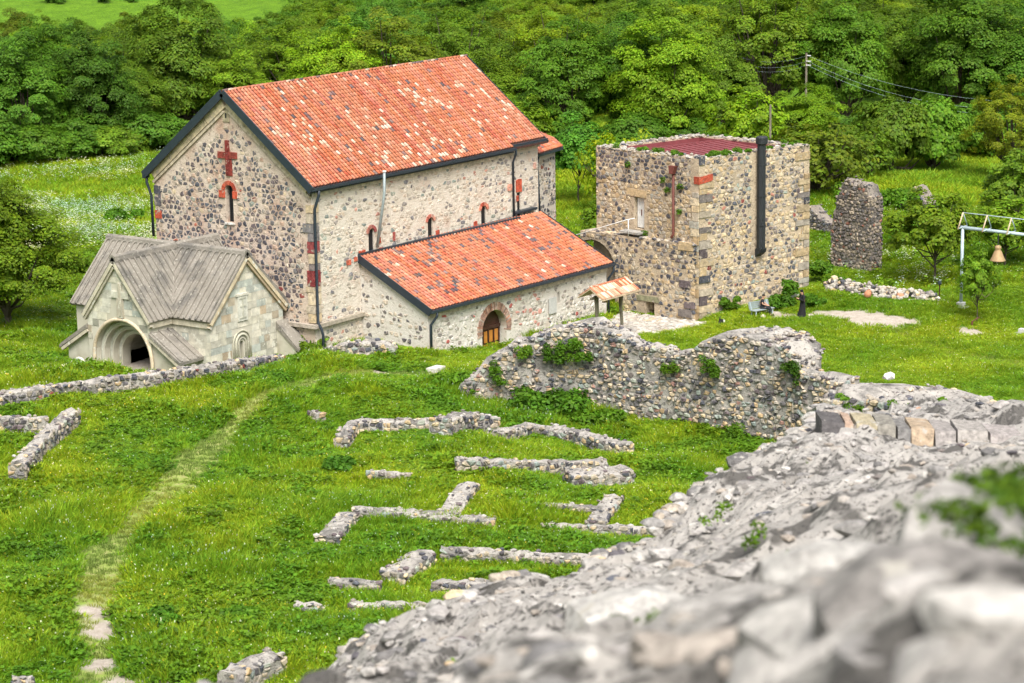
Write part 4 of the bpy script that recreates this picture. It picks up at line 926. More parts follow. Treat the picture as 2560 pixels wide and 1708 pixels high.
def lobes_leaves(cent, rad, per, size, seedcol=.18, updir=.5, flat=.75, mid=None):
    cent = np.array(cent); k = len(cent); n = k*per
    d_ = nrg.normal(size=(n, 3)); d_ /= np.linalg.norm(d_, axis=1)[:, None]; d_[:, 2] = np.where(d_[:, 2] < -.35, -d_[:, 2], d_[:, 2])
    rr_ = np.repeat(np.array(rad), per)*nrg.uniform(.35, 1.08, n)**.6
    P = np.repeat(cent, per, 0)+d_*rr_[:, None]*np.array((1, 1, flat))
    N = d_*.7+np.array((0, 0, updir))+nrg.normal(size=(n, 3))*.45
    if mid is not None:
        q = P-np.array(mid); q /= np.linalg.norm(q, axis=1)[:, None]; N = d_*.45+q*.75+np.array((0, 0, .3))+nrg.normal(size=(n, 3))*.3
    N /= np.linalg.norm(N, axis=1)[:, None]
    lc = np.repeat(1+nrg.uniform(-seedcol, seedcol, (k, 1)), per, 0)
    C = LG*lc*(1+nrg.uniform(-.28, .28, (n, 1)))*np.array((1, 1, 1))*np.stack([1+nrg.uniform(-.12, .25, n), np.ones(n), np.ones(n)], 1)
    return P, N, nrg.uniform(.7, 1.25, n)*size, C
TREEV = []
def make_tree(h, R, nl, per, leaf, lowz, limbs, lobe=(1.0, 1.7), spread=.9, tr=.34):
    cz = lowz+(h-lowz)*.45; cent = []; rad = []; seed_ = nrg.uniform(0, 6)
    for k in range(nl):
        a = k*2.39996+nrg.uniform(-.3, .3); zz = 1-1.55*(k+.5)/nl
        f = nrg.uniform(.55, 1.0)*spread*(1+.2*math.sin(2*a+seed_)+.12*math.sin(5*a+2*seed_)); rr_ = math.sqrt(max(0, 1-zz*zz))
        cent.append((R*rr_*f*math.cos(a), R*rr_*f*math.sin(a), cz+(h-cz-.6)*zz*(f if zz > 0 else .9)*1.05)); rad.append(nrg.uniform(*lobe))
    crown = quads_mesh('crown', *lobes_leaves(cent, rad, per, leaf, mid=(0, 0, lowz+(h-lowz)*.3)))
    m_ = MB(); m_.tube([(0, 0, -.4), (.1, .05, lowz*.6), (-.08, .1, lowz+1), (0, 0, cz+.5)], [tr, tr*.8, tr*.6, tr*.3], 7)
    for k in range(limbs):
        c = np.array(cent[int(k*nl/limbs)]); b0 = np.array((0, 0, lowz*.7+U(0, 1.8))); mid = b0*.45+c*.55+(0, 0, -.5)
        m_.tube([b0, mid, c], [.12*tr/.34+.02, .07*tr/.34+.01, .02], 5)
    v = np.array(m_.v); me_ = bpy.data.meshes.new('trunk'); me_.from_pydata(v.tolist(), [], m_.f); me_.materials.append(M['bark'])
    TREEV.append((crown, me_, h))
for k in range(4): make_tree(11.5+.6*k, 4.9, 95+6*k, 420, .155, 1.0, 16, (.75, 1.45), .95)        # full round crowns
for k in range(3): make_tree(12, 5.0, 150, 190, .15, 1.4, 34, (.6, 1.0), 1.05)               # twiggier, branches showing
make_tree(7.5, 2.4, 36, 240, .2, 2.2, 8, (.7, 1.0), .9, .09)                                        # 7 small single-stemmed
make_tree(5.5, 4.2, 60, 230, .24, .2, 12, (.8, 1.3))                                        # 8 broad bush
make_tree(6.0, 3.6, 110, 40, .24, .2, 40, (.6, .9), 1.05)                                   # 9 thin twiggy bush
make_tree(7.0, 3.0, 60, 130, .19, 1.6, 16, (.5, .85), .95, .1)                                  # 10 young tree with low fork
tree_n = [0]
def put_tree(v, x, y, hs, ws, c, label, group, z=None, name='tree', cat='tree', rz=None):
    z = gz(x, y) if z is None else z
    t_ = thing(name, label, cat, (x, y, z), group); rz = U(0, 6.28) if rz is None else rz
    for nm, me_ in (('trunk', TREEV[v][1]), ('crown', TREEV[v][0])):
        o = bpy.data.objects.new(nm, me_); col.objects.link(o); place(o, t_, (x, y, z)); o.rotation_euler = (0, 0, rz); o.scale = (ws, ws, hs)
        if nm == 'crown': o.color = (*c, 1)
    return t_
def at_px(px, dep):                          # ground point under a picture column at a given distance
    p = D(px, 854, dep); return p[0], p[1]
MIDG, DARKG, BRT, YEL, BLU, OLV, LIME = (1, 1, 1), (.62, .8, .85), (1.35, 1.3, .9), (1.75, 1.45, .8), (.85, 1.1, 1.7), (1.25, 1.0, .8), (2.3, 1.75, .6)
def leafy(name, label, cat, cents, rads, per, size, c=(1, 1, 1), group=None, kind=None, parent=None, flat=.75, mat='leaf'):
    P, N, S_, C = lobes_leaves(cents, rads, per, size, flat=flat)
    o0 = np.mean(np.array(cents), 0); o = bpy.data.objects.new(name, quads_mesh(name, P-o0, N, S_, C, mat=mat)); col.objects.link(o); o.color = (*c, 1)
    place(o, parent, o0)
    if parent is None: setp(o, label, cat, group, kind)
    return o
def bush(label, p, r, h, c, n=9, per=120, size=.14, name='bush', cat='bush', group=None):
    p = np.array(p); ce = [p+np.array((U(-r, r)*.75, U(-r, r)*.75, U(.25, .85)*h)) for _ in range(n)]
    return leafy(name, label, cat, ce, [U(.3, .5)*max(r, h*.6) for _ in ce], per, size, c, group)

# ------------------------------------------------------------------ ruined walls
def ruin(name, label, cat, pts, width, base=None, size=(.36, .28), pick=None, n=60, core='mortar_r', top='rubble', dens=7, sub=.45, group=None, hrel=(.03, .12), topcol=None, ends=True, jag=.1, tops=1.0):
    """pts: (x, y, z) of the front top edge; width: how far the top reaches back (number or one per point)"""
    pts = [np.array(p, float) for p in pts]; ws = list(width) if hasattr(width, '__len__') else [width]*len(pts)
    ctr_ = np.mean(np.array(pts), 0); o = thing(name, label, cat, (ctr_[0], ctr_[1], gz(ctr_[0], ctr_[1])), group)
    pick = pick or (lambda u, v: None if rng.random() < .06 else choose((3, DARK), (4, PALE), (1.6, OCHR), (1.3, GRNS), (.2, REDS[2:])))
    nrm = []
    for i in range(len(pts)):
        a = pts[max(i-1, 0)]; b_ = pts[min(i+1, len(pts)-1)]; t_ = (b_-a)[:2]; t_ = t_/np.linalg.norm(t_); n_ = np.array((t_[1], -t_[0], 0))
        if np.dot(n_, (CAM-pts[i])) < 0: n_ = -n_
        nrm.append(n_)
    S_ = []
    for i in range(len(pts)-1):
        m_ = max(1, int(np.linalg.norm((pts[i+1]-pts[i])[:2])/sub))
        for k in range(m_+(i == len(pts)-2)):
            f = k/m_; S_.append((pts[i]*(1-f)+pts[i+1]*f, nrm[i]*(1-f)+nrm[i+1]*f, ws[i]*(1-f)+ws[i+1]*f))
    mb = MB(); q = len(S_)
    for p, n_, w_ in S_:
        g0 = (gz(p[0], p[1]) if base is None else base)-.35
        bk = p-n_*w_; gb = gz(bk[0], bk[1])-.35
        zz = U(-jag, jag*.6)
        mb.v += [tuple((p+n_*.02)[:2])+(g0,), tuple((p+n_*U(-.05, .03))[:2])+(p[2]+zz-.08,), tuple((p-n_*.18)[:2])+(p[2]+zz,), tuple((p-n_*w_*.5)[:2])+(p[2]+U(-jag, jag),), tuple((bk+n_*.12)[:2])+(p[2]+U(-jag, jag*.5),), tuple(bk[:2])+(p[2]-.15,), tuple(bk[:2])+(gb,)]
    mb.c = [(1, 1, 1)]*len(mb.v)
    for i in range(q-1):
        for k in range(6): mb.f.append((i*7+k, (i+1)*7+k, (i+1)*7+k+1, i*7+k+1))
    mb.f += [tuple(range(7)), tuple((q-1)*7+k for k in range(6, -1, -1))]
    mb.build('core', M[core], o)
    st = []
    for i in range(len(pts)-1):
        a, b_ = pts[i], pts[i+1]; L_ = np.linalg.norm((b_-a)[:2]); t_ = np.array((*(b_-a)[:2]/L_, 0)); n_ = np.array((t_[1], -t_[0], 0))
        if np.dot(n_, CAM-a) < 0: n_ = -n_
        g0 = min(gz(a[0], a[1]), gz(b_[0], b_[1])) if base is None else base
        lay(st, (a[0], a[1], 0), t_, (0, 0, 1), n_, -.05, L_+.05, g0-.15, max(a[2], b_[2])+.05, size[0], size[1], pick, lambda u, v: v < a[2]+(b_[2]-a[2])*u/L_-.02, .028, *hrel)
        nt_ = int(L_*(ws[i]+ws[i+1])/2*dens)
        for k in range(nt_):
            f = rng.random(); w_ = (ws[i]*(1-f)+ws[i+1]*f); e = rng.random()
            c = a*(1-f)+b_*f-n_*(w_*e)+np.array((0, 0, U(-.07, .02))); rr_ = U(.55, 1.25)*size[0]*.5*tops
            s_ = lump(c, rr_, rr_*U(.55, .9), rr_*U(.35, .65), U(0, 3)); st.append((s_[0], s_[1], s_[2], topcol() if topcol else choose((3.2, DARK), (2.4, [(.40,.35,.29),(.36,.32,.27)]), (3, [(.40,.38,.35), (.46,.43,.39), (.33,.31,.29)]), (.7, OCHR))))
    if ends:
        for p, n_, w_, sg in ((pts[0], nrm[0], ws[0], -1), (pts[-1], nrm[-1], ws[-1], 1)):
            t_ = (pts[1]-pts[0]) if sg < 0 else (pts[-1]-pts[-2]); t_ = np.array((*t_[:2], 0)); t_ /= np.linalg.norm(t_); t_ *= sg
            if np.dot(t_, CAM-p) > 0: lay(st, (p[0], p[1], 0), -n_, (0, 0, 1), t_, 0, w_, (gz(p[0], p[1]) if base is None else base)-.1, p[2], size[0], size[1], pick, None, .03, *hrel)
    emit(st, o, mat=M['rstone'], n=n, rest='rubble_stones')
    return o
# the tall ruined wall across the middle of the picture
BW = [(1150, 965, 130.6), (1185, 938, 130.4), (1215, 905, 130.2), (1250, 884, 130.0), (1285, 858, 129.6), (1330, 848, 129.3), (1380, 825, 129), (1430, 818, 128.7), (1480, 812, 128.4), (1510, 826, 127.9), (1560, 846, 127), (1610, 866, 126.3), (1650, 872, 125.8), (1695, 886, 125.2), (1725, 880, 124.6), (1750, 862, 124.1), (1785, 848, 123.5), (1840, 842, 122.7), (1890, 848, 122), (1940, 858, 121.3), (1968, 872, 120.9), (1985, 905, 120.6), (2005, 935, 120.2), (2060, 944, 119.3), (2110, 952, 118.4)]
bwp = [D(*p) for p in BW]
def p_big(u, v):
    if rng.random() < .16: return None
    return choose((3, DARK), (4.4, PALE), (2.2, OCHR), (1.6, GRNS), (.4, [(.38,.22,.18)]))
big = ruin('ruined_wall', 'long tall ruined rubble wall draped with green plants', 'wall', bwp, [.7, .8, .9, 1.0, 1.2, 1.3, 1.5, 1.7, 1.7, 1.4, 1.2, 1.1, 1.1, 1.1, 1.3, 1.8, 2.6, 3.2, 3.3, 3.0, 2.6, 1.8, 1.2, 1.2, 1.2], size=(.34, .25), pick=p_big, n=300, core='rubble_top', dens=15, hrel=(.02, .15), jag=.3)
# the broad rubble bank beyond
def p_dk(u, v): return None if rng.random() < .08 else choose((5, DARK), (2, PALE), (1, OCHR), (2, GRNS))
ruin('rubble_bank', 'broad broken rubble bank between the tall ruin and near wall', 'ruin', [D(2060, 1005, 116.8), D(2110, 990, 116.6), D(2170, 1000, 116.4), D(2270, 1015, 115), D(2400, 1055, 111)], [1.5, 3.4, 4.6, 4.6, 3.0], size=(.45, .34), pick=p_dk, n=200, core='rubble_top', dens=5, jag=.25, hrel=(.05, .2))
# low foundations in the field (photo columns in 2350-px units)
def p_lo(u, v): return None if rng.random() < .04 else choose((3.4, DARK), (3, [(.40,.35,.28),(.35,.31,.26),(.44,.37,.28)]), (1, OCHR), (.8, GRNS))
for lab, L, w_, h_, n_ in FND: ruin('low_foundation', lab, 'foundation', px_path(L, h_), w_, size=(.36, .26), pick=p_lo, n=n_, core='rubble_top', dens=7, sub=.3, group='low foundations in the field', hrel=(.02, .09), jag=.11, tops=.85)
def p_bank(u, v): return None if rng.random() < .05 else choose((4, DARK), (3, [(.31,.27,.22),(.27,.24,.2)]), (.8, OCHR), (.3, REDS[2:]))
ruin('boundary_wall', 'long low rubble wall running in front of the carved porch', 'wall', [GT(a*K, b_*K, .85) for a, b_ in [(-60,915),(80,893),(200,878),(330,860),(420,850),(500,838),(580,826),(660,815)]], .8, size=(.36, .27), pick=p_bank, n=160, core='rubble_top', dens=11, jag=.1, topcol=lambda: choose((4, DARK), (3, [(.31,.28,.24),(.27,.25,.22)]), (1.2, [(.4,.37,.33)]), (.6, OCHR)))
ruin('ruin_stub', 'thick weathered rubble stub leaning near the side chapel corner', 'ruin', [GT(735*K, 800*K, .75), GT(800*K, 790*K, .9), GT(860*K, 786*K, .9), GT(905*K, 800*K, .7)], 1.5, size=(.42, .32), pick=p_dk, n=60, core='rubble_top', dens=5, jag=.2)
# ruins on the far side of the lawn
TR = [GT(2078, 668), GT(2176, 684)]
tp = [(TR[0]*(1-f)+TR[1]*f)*[1, 1, 0]+(0, 0, TR[0][2]+z_) for f, z_ in ((0, 3.0), (.05, 4.0), (.09, 4.2), (.13, 5.1), (.2, 5.2), (.24, 5.8), (.34, 6.2), (.48, 6.05), (.55, 5.75), (.66, 5.85), (.76, 6.0), (.88, 5.9), (.94, 5.3), (1.0, 5.1))]
ruin('tall_ruin', 'tall narrow rubble ruin standing alone beyond the lawn', 'ruin', tp, 1.3, size=(.30, .24), pick=lambda u, v: None if rng.random() < .05 else choose((5, [(.16,.14,.13),(.2,.17,.15),(.13,.12,.12)]), (3, [(.34,.28,.22),(.4,.33,.25)]), (.4, [(.3,.14,.1)])), n=260, core='mortar_d', topcol=lambda: choose((5, DARK), (3, [(.24,.21,.18),(.3,.26,.21)])), dens=8, jag=.2)
ruin('dark_ruin', 'dark low ruin between the tower and the tall ruin', 'ruin', [D(2022, 545, 176)*[1,1,0]+(0,0,3.6), D(2050, 540, 175)*[1,1,0]+(0,0,2.8), D(2090, 540, 174)*[1,1,0]+(0,0,2.4)], 1.2, size=(.32, .24), pick=lambda u, v: choose((6, DARK), (1, PALE)), n=60, core='mortar_d', topcol=lambda: choose((5, DARK), (3, [(.24,.21,.18),(.3,.26,.21)])), dens=6)
ruin('dark_ruin', 'dark mossy ruin half buried in shrubs behind young tree', 'ruin', [D(2240, 560, 182)*[1,1,0]+(0,0,3.2), D(2290, 560, 181)*[1,1,0]+(0,0,4.2), D(2310, 560, 180)*[1,1,0]+(0,0,3.0)], 1.2, size=(.32, .24), pick=lambda u, v: choose((6, DARK), (1, PALE)), n=40, core='mortar_d', topcol=lambda: choose((5, DARK), (3, [(.24,.21,.18),(.3,.26,.21)])), dens=6)
# loose stone pile
sp = thing('stone_pile', 'long heap of loose pale stones at the lawn edge', 'stone pile', GT(2210, 715))
st = []
L0, L1 = GT(2062, 722), GT(2345, 752)
for k in range(380):
    f = rng.random(); h_ = .95*(1-.5*f)*min(1, f*9+.3); e = U(-1, 1); c = L0*(1-f)+L1*f; zz = h_*(1-abs(e))*U(.5, 1); c = c+np.array((SY, -CY, 0))*0+np.array((CY, SY, 0))*e*.8
    c[2] = gz(c[0], c[1])+zz; r_ = U(.12, .3); s_ = lump(c, r_, r_*U(.6, .95), r_*U(.5, .8), U(0, 3)); st.append((s_[0], s_[1], s_[2], choose((5, [(.42,.39,.34),(.36,.33,.29),(.47,.43,.38)]), (2.5, DARK), (1.2, OCHR))))
emit(st, sp, n=300, rest='loose_stones')
# courtyard paving
pv = thing('paving', 'pale irregular stone paving in the courtyard beside the tower', 'paving', (20, -9, 0)); pv['kind'] = 'structure'; del pv['category']
st = []
lay(st, (0, 0, .0), (1, 0, 0), (0, 1, 0), (0, 0, 1), 14, 24.2, -13, -5.3, .62, .5, lambda u, v: choose((4, [(.52,.48,.42),(.46,.43,.39),(.56,.52,.46)]), (1, PALE)), lambda u, v: bool(inpoly(np.array([u]), np.array([v]), PAV)[0]), .04, .02, .05)
st2 = []
for a_, vs, fs, c_ in st:
    cc_ = np.mean(np.array(vs), 0); z_ = gz(cc_[0], cc_[1]); st2.append((a_, [np.array(v)+(0, 0, z_+.02) for v in vs], fs, c_))
emit(st2, pv, 'paving_stone', M['paving'], 250, 'paving_stones')

# ------------------------------------------------------------------ the near fortress wall, out of focus
FC = [(762,1712,44),(1090,1530,48),(1380,1470,51),(1630,1350,55),(1830,1200,60),(1985,1118,65),(2050,1085,67.5),(2060,1050,70),(2300,1022,72),(2560,1014,74),(2700,1014,75),
      (2300,1120,62),(2560,1130,60),(1000,1745,38),(1300,1750,30),(600,1800,44),(1000,1860,20),(1300,1810,21),(1400,1900,12),(900,1900,14),(1750,1860,9),(900,1840,28),(700,1850,38),(1700,1708,19),(2560,1708,8.5),(2100,1708,12.5),(1500,1600,33),(2000,1330,41),(2560,1200,36),(1800,1450,32),(2200,1400,24),(2560,1330,16),(2400,1310,18),(2560,1440,13),(2200,1520,15.5),(1900,1600,17),(2800,1500,10),(2800,1708,8),(2560,1960,5),(2000,1960,8),(1500,1950,20),(2800,1960,4.5),(2400,2200,3),(1900,2300,3),(2800,1150,50),(1400,1600,36),(1700,1420,43),(2200,1230,46),(2380,1180,44)]
FP = np.array([D(*p) for p in FC]); Fd, Fs = ds(FP[:, 0], FP[:, 1])
def fgz(s, d):
    r2 = ((np.asarray(s)[..., None]-Fs)/(.10*np.asarray(d)[..., None]+.4))**2+((np.log(np.maximum(np.asarray(d), 1))[..., None]-np.log(Fd))/.16)**2
    w_ = 1/(r2+.12)**2
    # blend heights as slopes below the camera, so that near and far points mix evenly
    sl = (CAM[2]-FP[:, 2])/Fd
    return CAM[2]-np.asarray(d)*(w_*sl).sum(-1)/w_.sum(-1)
def fgn(s, d):                                # broken ledges: steps along the wall plus rough stone
    a = vn(s, d, 1.9, 3)*1.1; st_ = np.round(a/.28)*.28
    return .6*st_+.4*a+vn(s, d, .55, 7)*.30+np.abs(vn(s, d, .3, 17))*-.22+vn(s, d, .16, 11)*.12
LED = [(1.5,-.3),(4.5,-.6),(8,-1.0),(12,-1.6),(20,-2.8),(28,-3.9),(38,-4.8),(44,-3.75),(48,-1.5),(50,.8),(54,3.1),(60,5.45),(65,7.6),(67.5,8.6),(70,9.0),(75,9.4)]
def sleft(d): return np.interp(d, [a for a, _ in LED], [b_ for _, b_ in LED])
fgw = thing('fortress_wall', 'blurred broken fortress wall of grey rubble at lower right', 'wall', (CAM[0]+30*CY+4*SY, CAM[1]+30*SY-4*CY, 20))
ddv = np.geomspace(2.2, 75.5, 300); wv = np.concatenate([[0, 0], np.geomspace(.012, 1, 110)])
mb = MB(); V_ = []
DV, WV = np.meshgrid(ddv, wv, indexing='ij')
SV = sleft(DV)+(6+.35*DV)*WV+vn(DV*1.3, DV*0+5, .8, 2)*.5*np.clip(DV/20, 0, 1)*(WV < .25)
AMP = np.clip(DV/14, .55, 1)
ZV = fgz(SV, DV)+fgn(SV, DV)*AMP
ZV[:, 0] -= np.minimum(9, .25*ddv+.5)
V_ = np.stack([CAM[0]+DV*CY+SV*SY, CAM[1]+DV*SY-SV*CY, ZV], -1).reshape(-1, 3); V_ = [tuple(p) for p in V_.tolist()]
nk = len(wv); mb.v = V_; mb.c = [(1, 1, 1)]*len(V_)
mb.f = [(i*nk+k, i*nk+k+1, (i+1)*nk+k+1, (i+1)*nk+k) for i in range(len(ddv)-1) for k in range(nk-1)]
q = len(mb.v); last = (len(ddv)-1)*nk; mb.v = mb.v+[(v[0], v[1], v[2]-12) for v in V_[last:last+nk]]; mb.c += [(1, 1, 1)]*nk
mb.f += [(last+k, last+k+1, q+k+1, q+k) for k in range(nk-1)]
mb.build('core', M['fgrock'], fgw)
def fgp(s_, d_, dz=0):
    am = min(1, max(.55, d_/14)); z_ = float(fgz(np.array(s_), np.array(d_)))+float(fgn(np.array(s_), np.array(d_)))*am
    return np.array((CAM[0]+d_*CY+s_*SY, CAM[1]+d_*SY-s_*CY, z_+dz))
st = []; GRYS = [(.37,.345,.325), (.43,.405,.38), (.31,.295,.28), (.48,.455,.42), (.21,.20,.195), (.39,.355,.315)]
k = 0
while k < 3000:
    d_ = math.exp(U(math.log(8), math.log(74))) if rng.random() < .35 else U(36, 73); s_ = float(sleft(d_))+U(0, .45*d_+3)*rng.random(); p = fgp(s_, d_)
    px, py, _ = proj(p)
    if not (600 < px < 2700 and 950 < py < 1800): continue
    k += 1; r_ = U(.05, .15) if rng.random() < .88 else U(.15, .3)
    if d_ < 14: r_ = min(r_, .3)
    q_ = lump(p+(0, 0, U(-.65, -.1)*r_), r_*U(1.0, 1.8), r_*U(.7, 1.1), r_*U(.4, .7), U(0, 3), r_ > .2); st.append((q_[0], q_[1], q_[2], choose((8, GRYS), (1.4, [(.37,.32,.27),(.33,.29,.25)]), (.7, DARK), (.12, OCHR))))
for k in range(160):                        # stones along the broken left edge
    d_ = U(44, 70); p = fgp(float(sleft(d_))+U(-.05, .25), d_); r_ = U(.1, .26); q_ = lump(p-(0, 0, r_*.3), r_*1.3, r_, r_*.6, U(0, 3), True); st.append((q_[0], q_[1], q_[2], choose((5, GRYS), (1, [(.42,.36,.29)]), (.1, OCHR))))
for px, py, d_, r_ in [(2330,1440,12.2,.55),(2080,1560,12.6,.5),(2500,1560,10.4,.5),(2240,1620,11,.42),(2420,1330,15,.6),(1900,1500,17,.5),(2150,1400,19,.6),(2540,1260,17.5,.7),(1750,1600,17.5,.45),(1960,1660,12.5,.36),(2440,1680,9.2,.36),(1620,1520,26,.7)]:
    q_ = lump(D(px, py, d_)-(0, 0, r_*.45), r_*1.5, r_, r_*.75, U(0, 3), True); st.append((q_[0], q_[1], q_[2], cv(rng.choice([(.46,.44,.41),(.38,.36,.335),(.24,.225,.21),(.50,.475,.44)]), .1)))
# a course of squared blocks standing on the wall
pb = [(2052,2110,(.13,.12,.12)),(2114,2135,(.50,.36,.27)),(2139,2192,(.46,.40,.27)),(2196,2240,(.30,.28,.24)),(2244,2275,(.24,.23,.22)),(2279,2335,(.48,.37,.26)),(2338,2388,(.36,.33,.31)),(2395,2470,(.40,.37,.34)),(2475,2560,(.42,.38,.36))]
for a, b_, c_ in pb:
    y0 = 1122+.075*(a-2050)+U(-5, 5); c_ = grey(c_, .8); t0, t1 = D(a, y0-70, 66.2), D(b_, y0-68+.06*(b_-a), 66.2); b0, b1 = D(a+2, y0, 65.8), D(b_-1, y0+3, 65.8)
    e = np.array((CY, SY, 0))*1.2; m_ = [t0, t1, b1, b0]
    st.append((1.0, [v+(U(-.03, .03), U(-.03, .03), U(-.03, .03)) for v in m_]+[v+e for v in m_], [(0, 1, 2, 3), (4, 7, 6, 5), (0, 4, 5, 1), (1, 5, 6, 2), (2, 6, 7, 3), (3, 7, 4, 0)], c_))
for k in range(26):
    a = 2285+k*12; p = D(a, 1030+U(-6, 8), 73.5); r_ = U(.18, .38); q_ = lump(p, r_*1.3, r_, r_*.7, U(0, 3)); st.append((q_[0], q_[1], q_[2], choose((4, GRYS), (2, OCHR), (1, [(.4, .24, .16)]))))
emit(st, fgw, mat=M['rstone'], n=300, rest='rubble_stones')
# ------------------------------------------------------------------ the wood behind
spots = []
GRP = 'trees of the wood behind the church'
hand = [  # column px (2350), distance, variant, height, width, colour, label
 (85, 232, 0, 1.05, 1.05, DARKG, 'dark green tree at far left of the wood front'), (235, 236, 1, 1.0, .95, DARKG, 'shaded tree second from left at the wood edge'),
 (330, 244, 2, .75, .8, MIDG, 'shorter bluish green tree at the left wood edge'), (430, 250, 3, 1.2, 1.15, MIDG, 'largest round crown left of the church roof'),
 (560, 248, 0, .85, .9, BRT, 'bright rounded tree just left of the church ridge'), (640, 262, 1, .95, .95, BRT, 'light green tree above the church gable ridge'),
 (790, 236, 2, 1.0, .9, (1.6,1.5,.8), 'yellow-green tree behind the middle of the roof ridge'), (910, 238, 5, 1.12, 1.3, OLV, 'wide olive twiggy crown above the church ridge'),
 (1055, 250, 4, 1.0, 1.0, MIDG, 'open-branched tree behind the ridge end'), (1140, 232, 0, .85, .9, BRT, 'light tree just right of the ridge end'),
 (1200, 212, 10, 1.05, 1.05, BRT, 'young pale tree close behind the apse'), (1310, 228, 1, 1.05, 1.0, (.75,.9,.75), 'dark dense tree behind the small single tree'),
 (1450, 232, 2, 1.05, 1.05, DARKG, 'dark round tree above the tower left side'), (1530, 225, 3, 1.0, 1.0, BRT, 'big bright round tree behind the tower'),
 (1640, 236, 0, .9, .9, MIDG, 'mid green tree between the bright tree and branchy tree'), (1765, 246, 5, 1.3, 1.35, (.95,.9,.7), 'very large dark-branched tree behind the utility pole'),
 (1935, 244, 1, 1.15, 1.05, (.85,1,.9), 'tall smooth crown right of the utility pole'), (2060, 250, 2, 1.0, 1.0, MIDG, 'loose light crown right of the wires'),
 (2190, 240, 3, 1.15, 1.2, (.8,.95,.85), 'broad dark crown at upper right'), (2330, 238, 0, 1.1, 1.1, DARKG, 'dark tree cut by the right picture edge'),
 (1290, 268, 4, 1.0, 1.1, YEL, 'yellowish dome crown right of the ridge end, second row')]
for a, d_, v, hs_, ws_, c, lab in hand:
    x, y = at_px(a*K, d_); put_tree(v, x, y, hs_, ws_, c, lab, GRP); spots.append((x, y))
rows = []
for r_, d_ in enumerate(np.concatenate([[252], np.linspace(266, 430, 11), [452, 478, 505, 532]])):
    hw = .225*d_+8; n_ = int(2*hw/(10.4+d_*.004)); L = []
    for k in range(n_):
        s_ = -hw+(k+.5+U(-.3, .3))*2*hw/n_; d2 = d_+U(-5, 5)
        if d_ > 440 and s_ < -44: continue
        x, y = CAM[0]+d2*CY+s_*SY, CAM[1]+d2*SY-s_*CY
        if any(math.hypot(x-a, y-b_) < 6.5 for a, b_ in spots): continue
        spots.append((x, y)); L.append((s_, x, y))
    rows.append(L)
ORD = ['first','second','third','fourth','fifth','sixth','seventh','eighth','ninth','tenth','eleventh','twelfth','thirteenth','fourteenth','fifteenth','sixteenth','seventeenth','eighteenth','nineteenth','twentieth','21st','22nd','23rd','24th','25th','26th','27th','28th','29th','30th']
for r_, L in enumerate(rows):
    for k, (s_, x, y) in enumerate(sorted(L)):
        v = rng.choice([0, 1, 2, 3, 0, 1, 2, 3, 4, 5, 6]); c = rng.choice([MIDG, MIDG, BRT, BRT, DARKG, YEL, OLV, BLU, (1.15, 1.15, .9)]); k_ = U(.82, 1.12)
        nm = {MIDG: 'green', BRT: 'light green', DARKG: 'dark green', YEL: 'yellow-green', OLV: 'olive', BLU: 'bluish green'}.get(c, 'fresh green')
        put_tree(v, x, y, U(.75, 1.1), U(.9, 1.2), tuple(q*k_ for q in c), f'{nm} crown, {ORD[k]} from left in the {ORD[r_]} row of the far wood', GRP)
# undergrowth along the wood edge
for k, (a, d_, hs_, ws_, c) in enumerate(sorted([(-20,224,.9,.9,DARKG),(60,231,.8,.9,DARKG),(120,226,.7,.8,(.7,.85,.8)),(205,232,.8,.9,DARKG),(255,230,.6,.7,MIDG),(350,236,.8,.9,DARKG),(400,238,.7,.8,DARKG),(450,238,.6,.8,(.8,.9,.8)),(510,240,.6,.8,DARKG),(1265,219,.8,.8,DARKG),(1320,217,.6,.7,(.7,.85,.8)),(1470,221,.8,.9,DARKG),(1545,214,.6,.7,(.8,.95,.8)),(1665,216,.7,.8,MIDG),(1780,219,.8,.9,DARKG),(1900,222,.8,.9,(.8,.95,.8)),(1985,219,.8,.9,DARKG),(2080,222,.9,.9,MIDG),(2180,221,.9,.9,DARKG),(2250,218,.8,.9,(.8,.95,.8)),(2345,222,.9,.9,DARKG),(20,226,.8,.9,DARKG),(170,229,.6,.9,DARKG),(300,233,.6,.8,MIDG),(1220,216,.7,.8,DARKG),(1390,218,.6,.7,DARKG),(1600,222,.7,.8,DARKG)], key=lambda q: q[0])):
    x, y = at_px(a*K, d_); put_tree(8, x, y, hs_, ws_, c, f'dark undergrowth bush at the wood edge, {ORD[k]} from left', 'undergrowth bushes along the wood edge', name='bush', cat='bush')
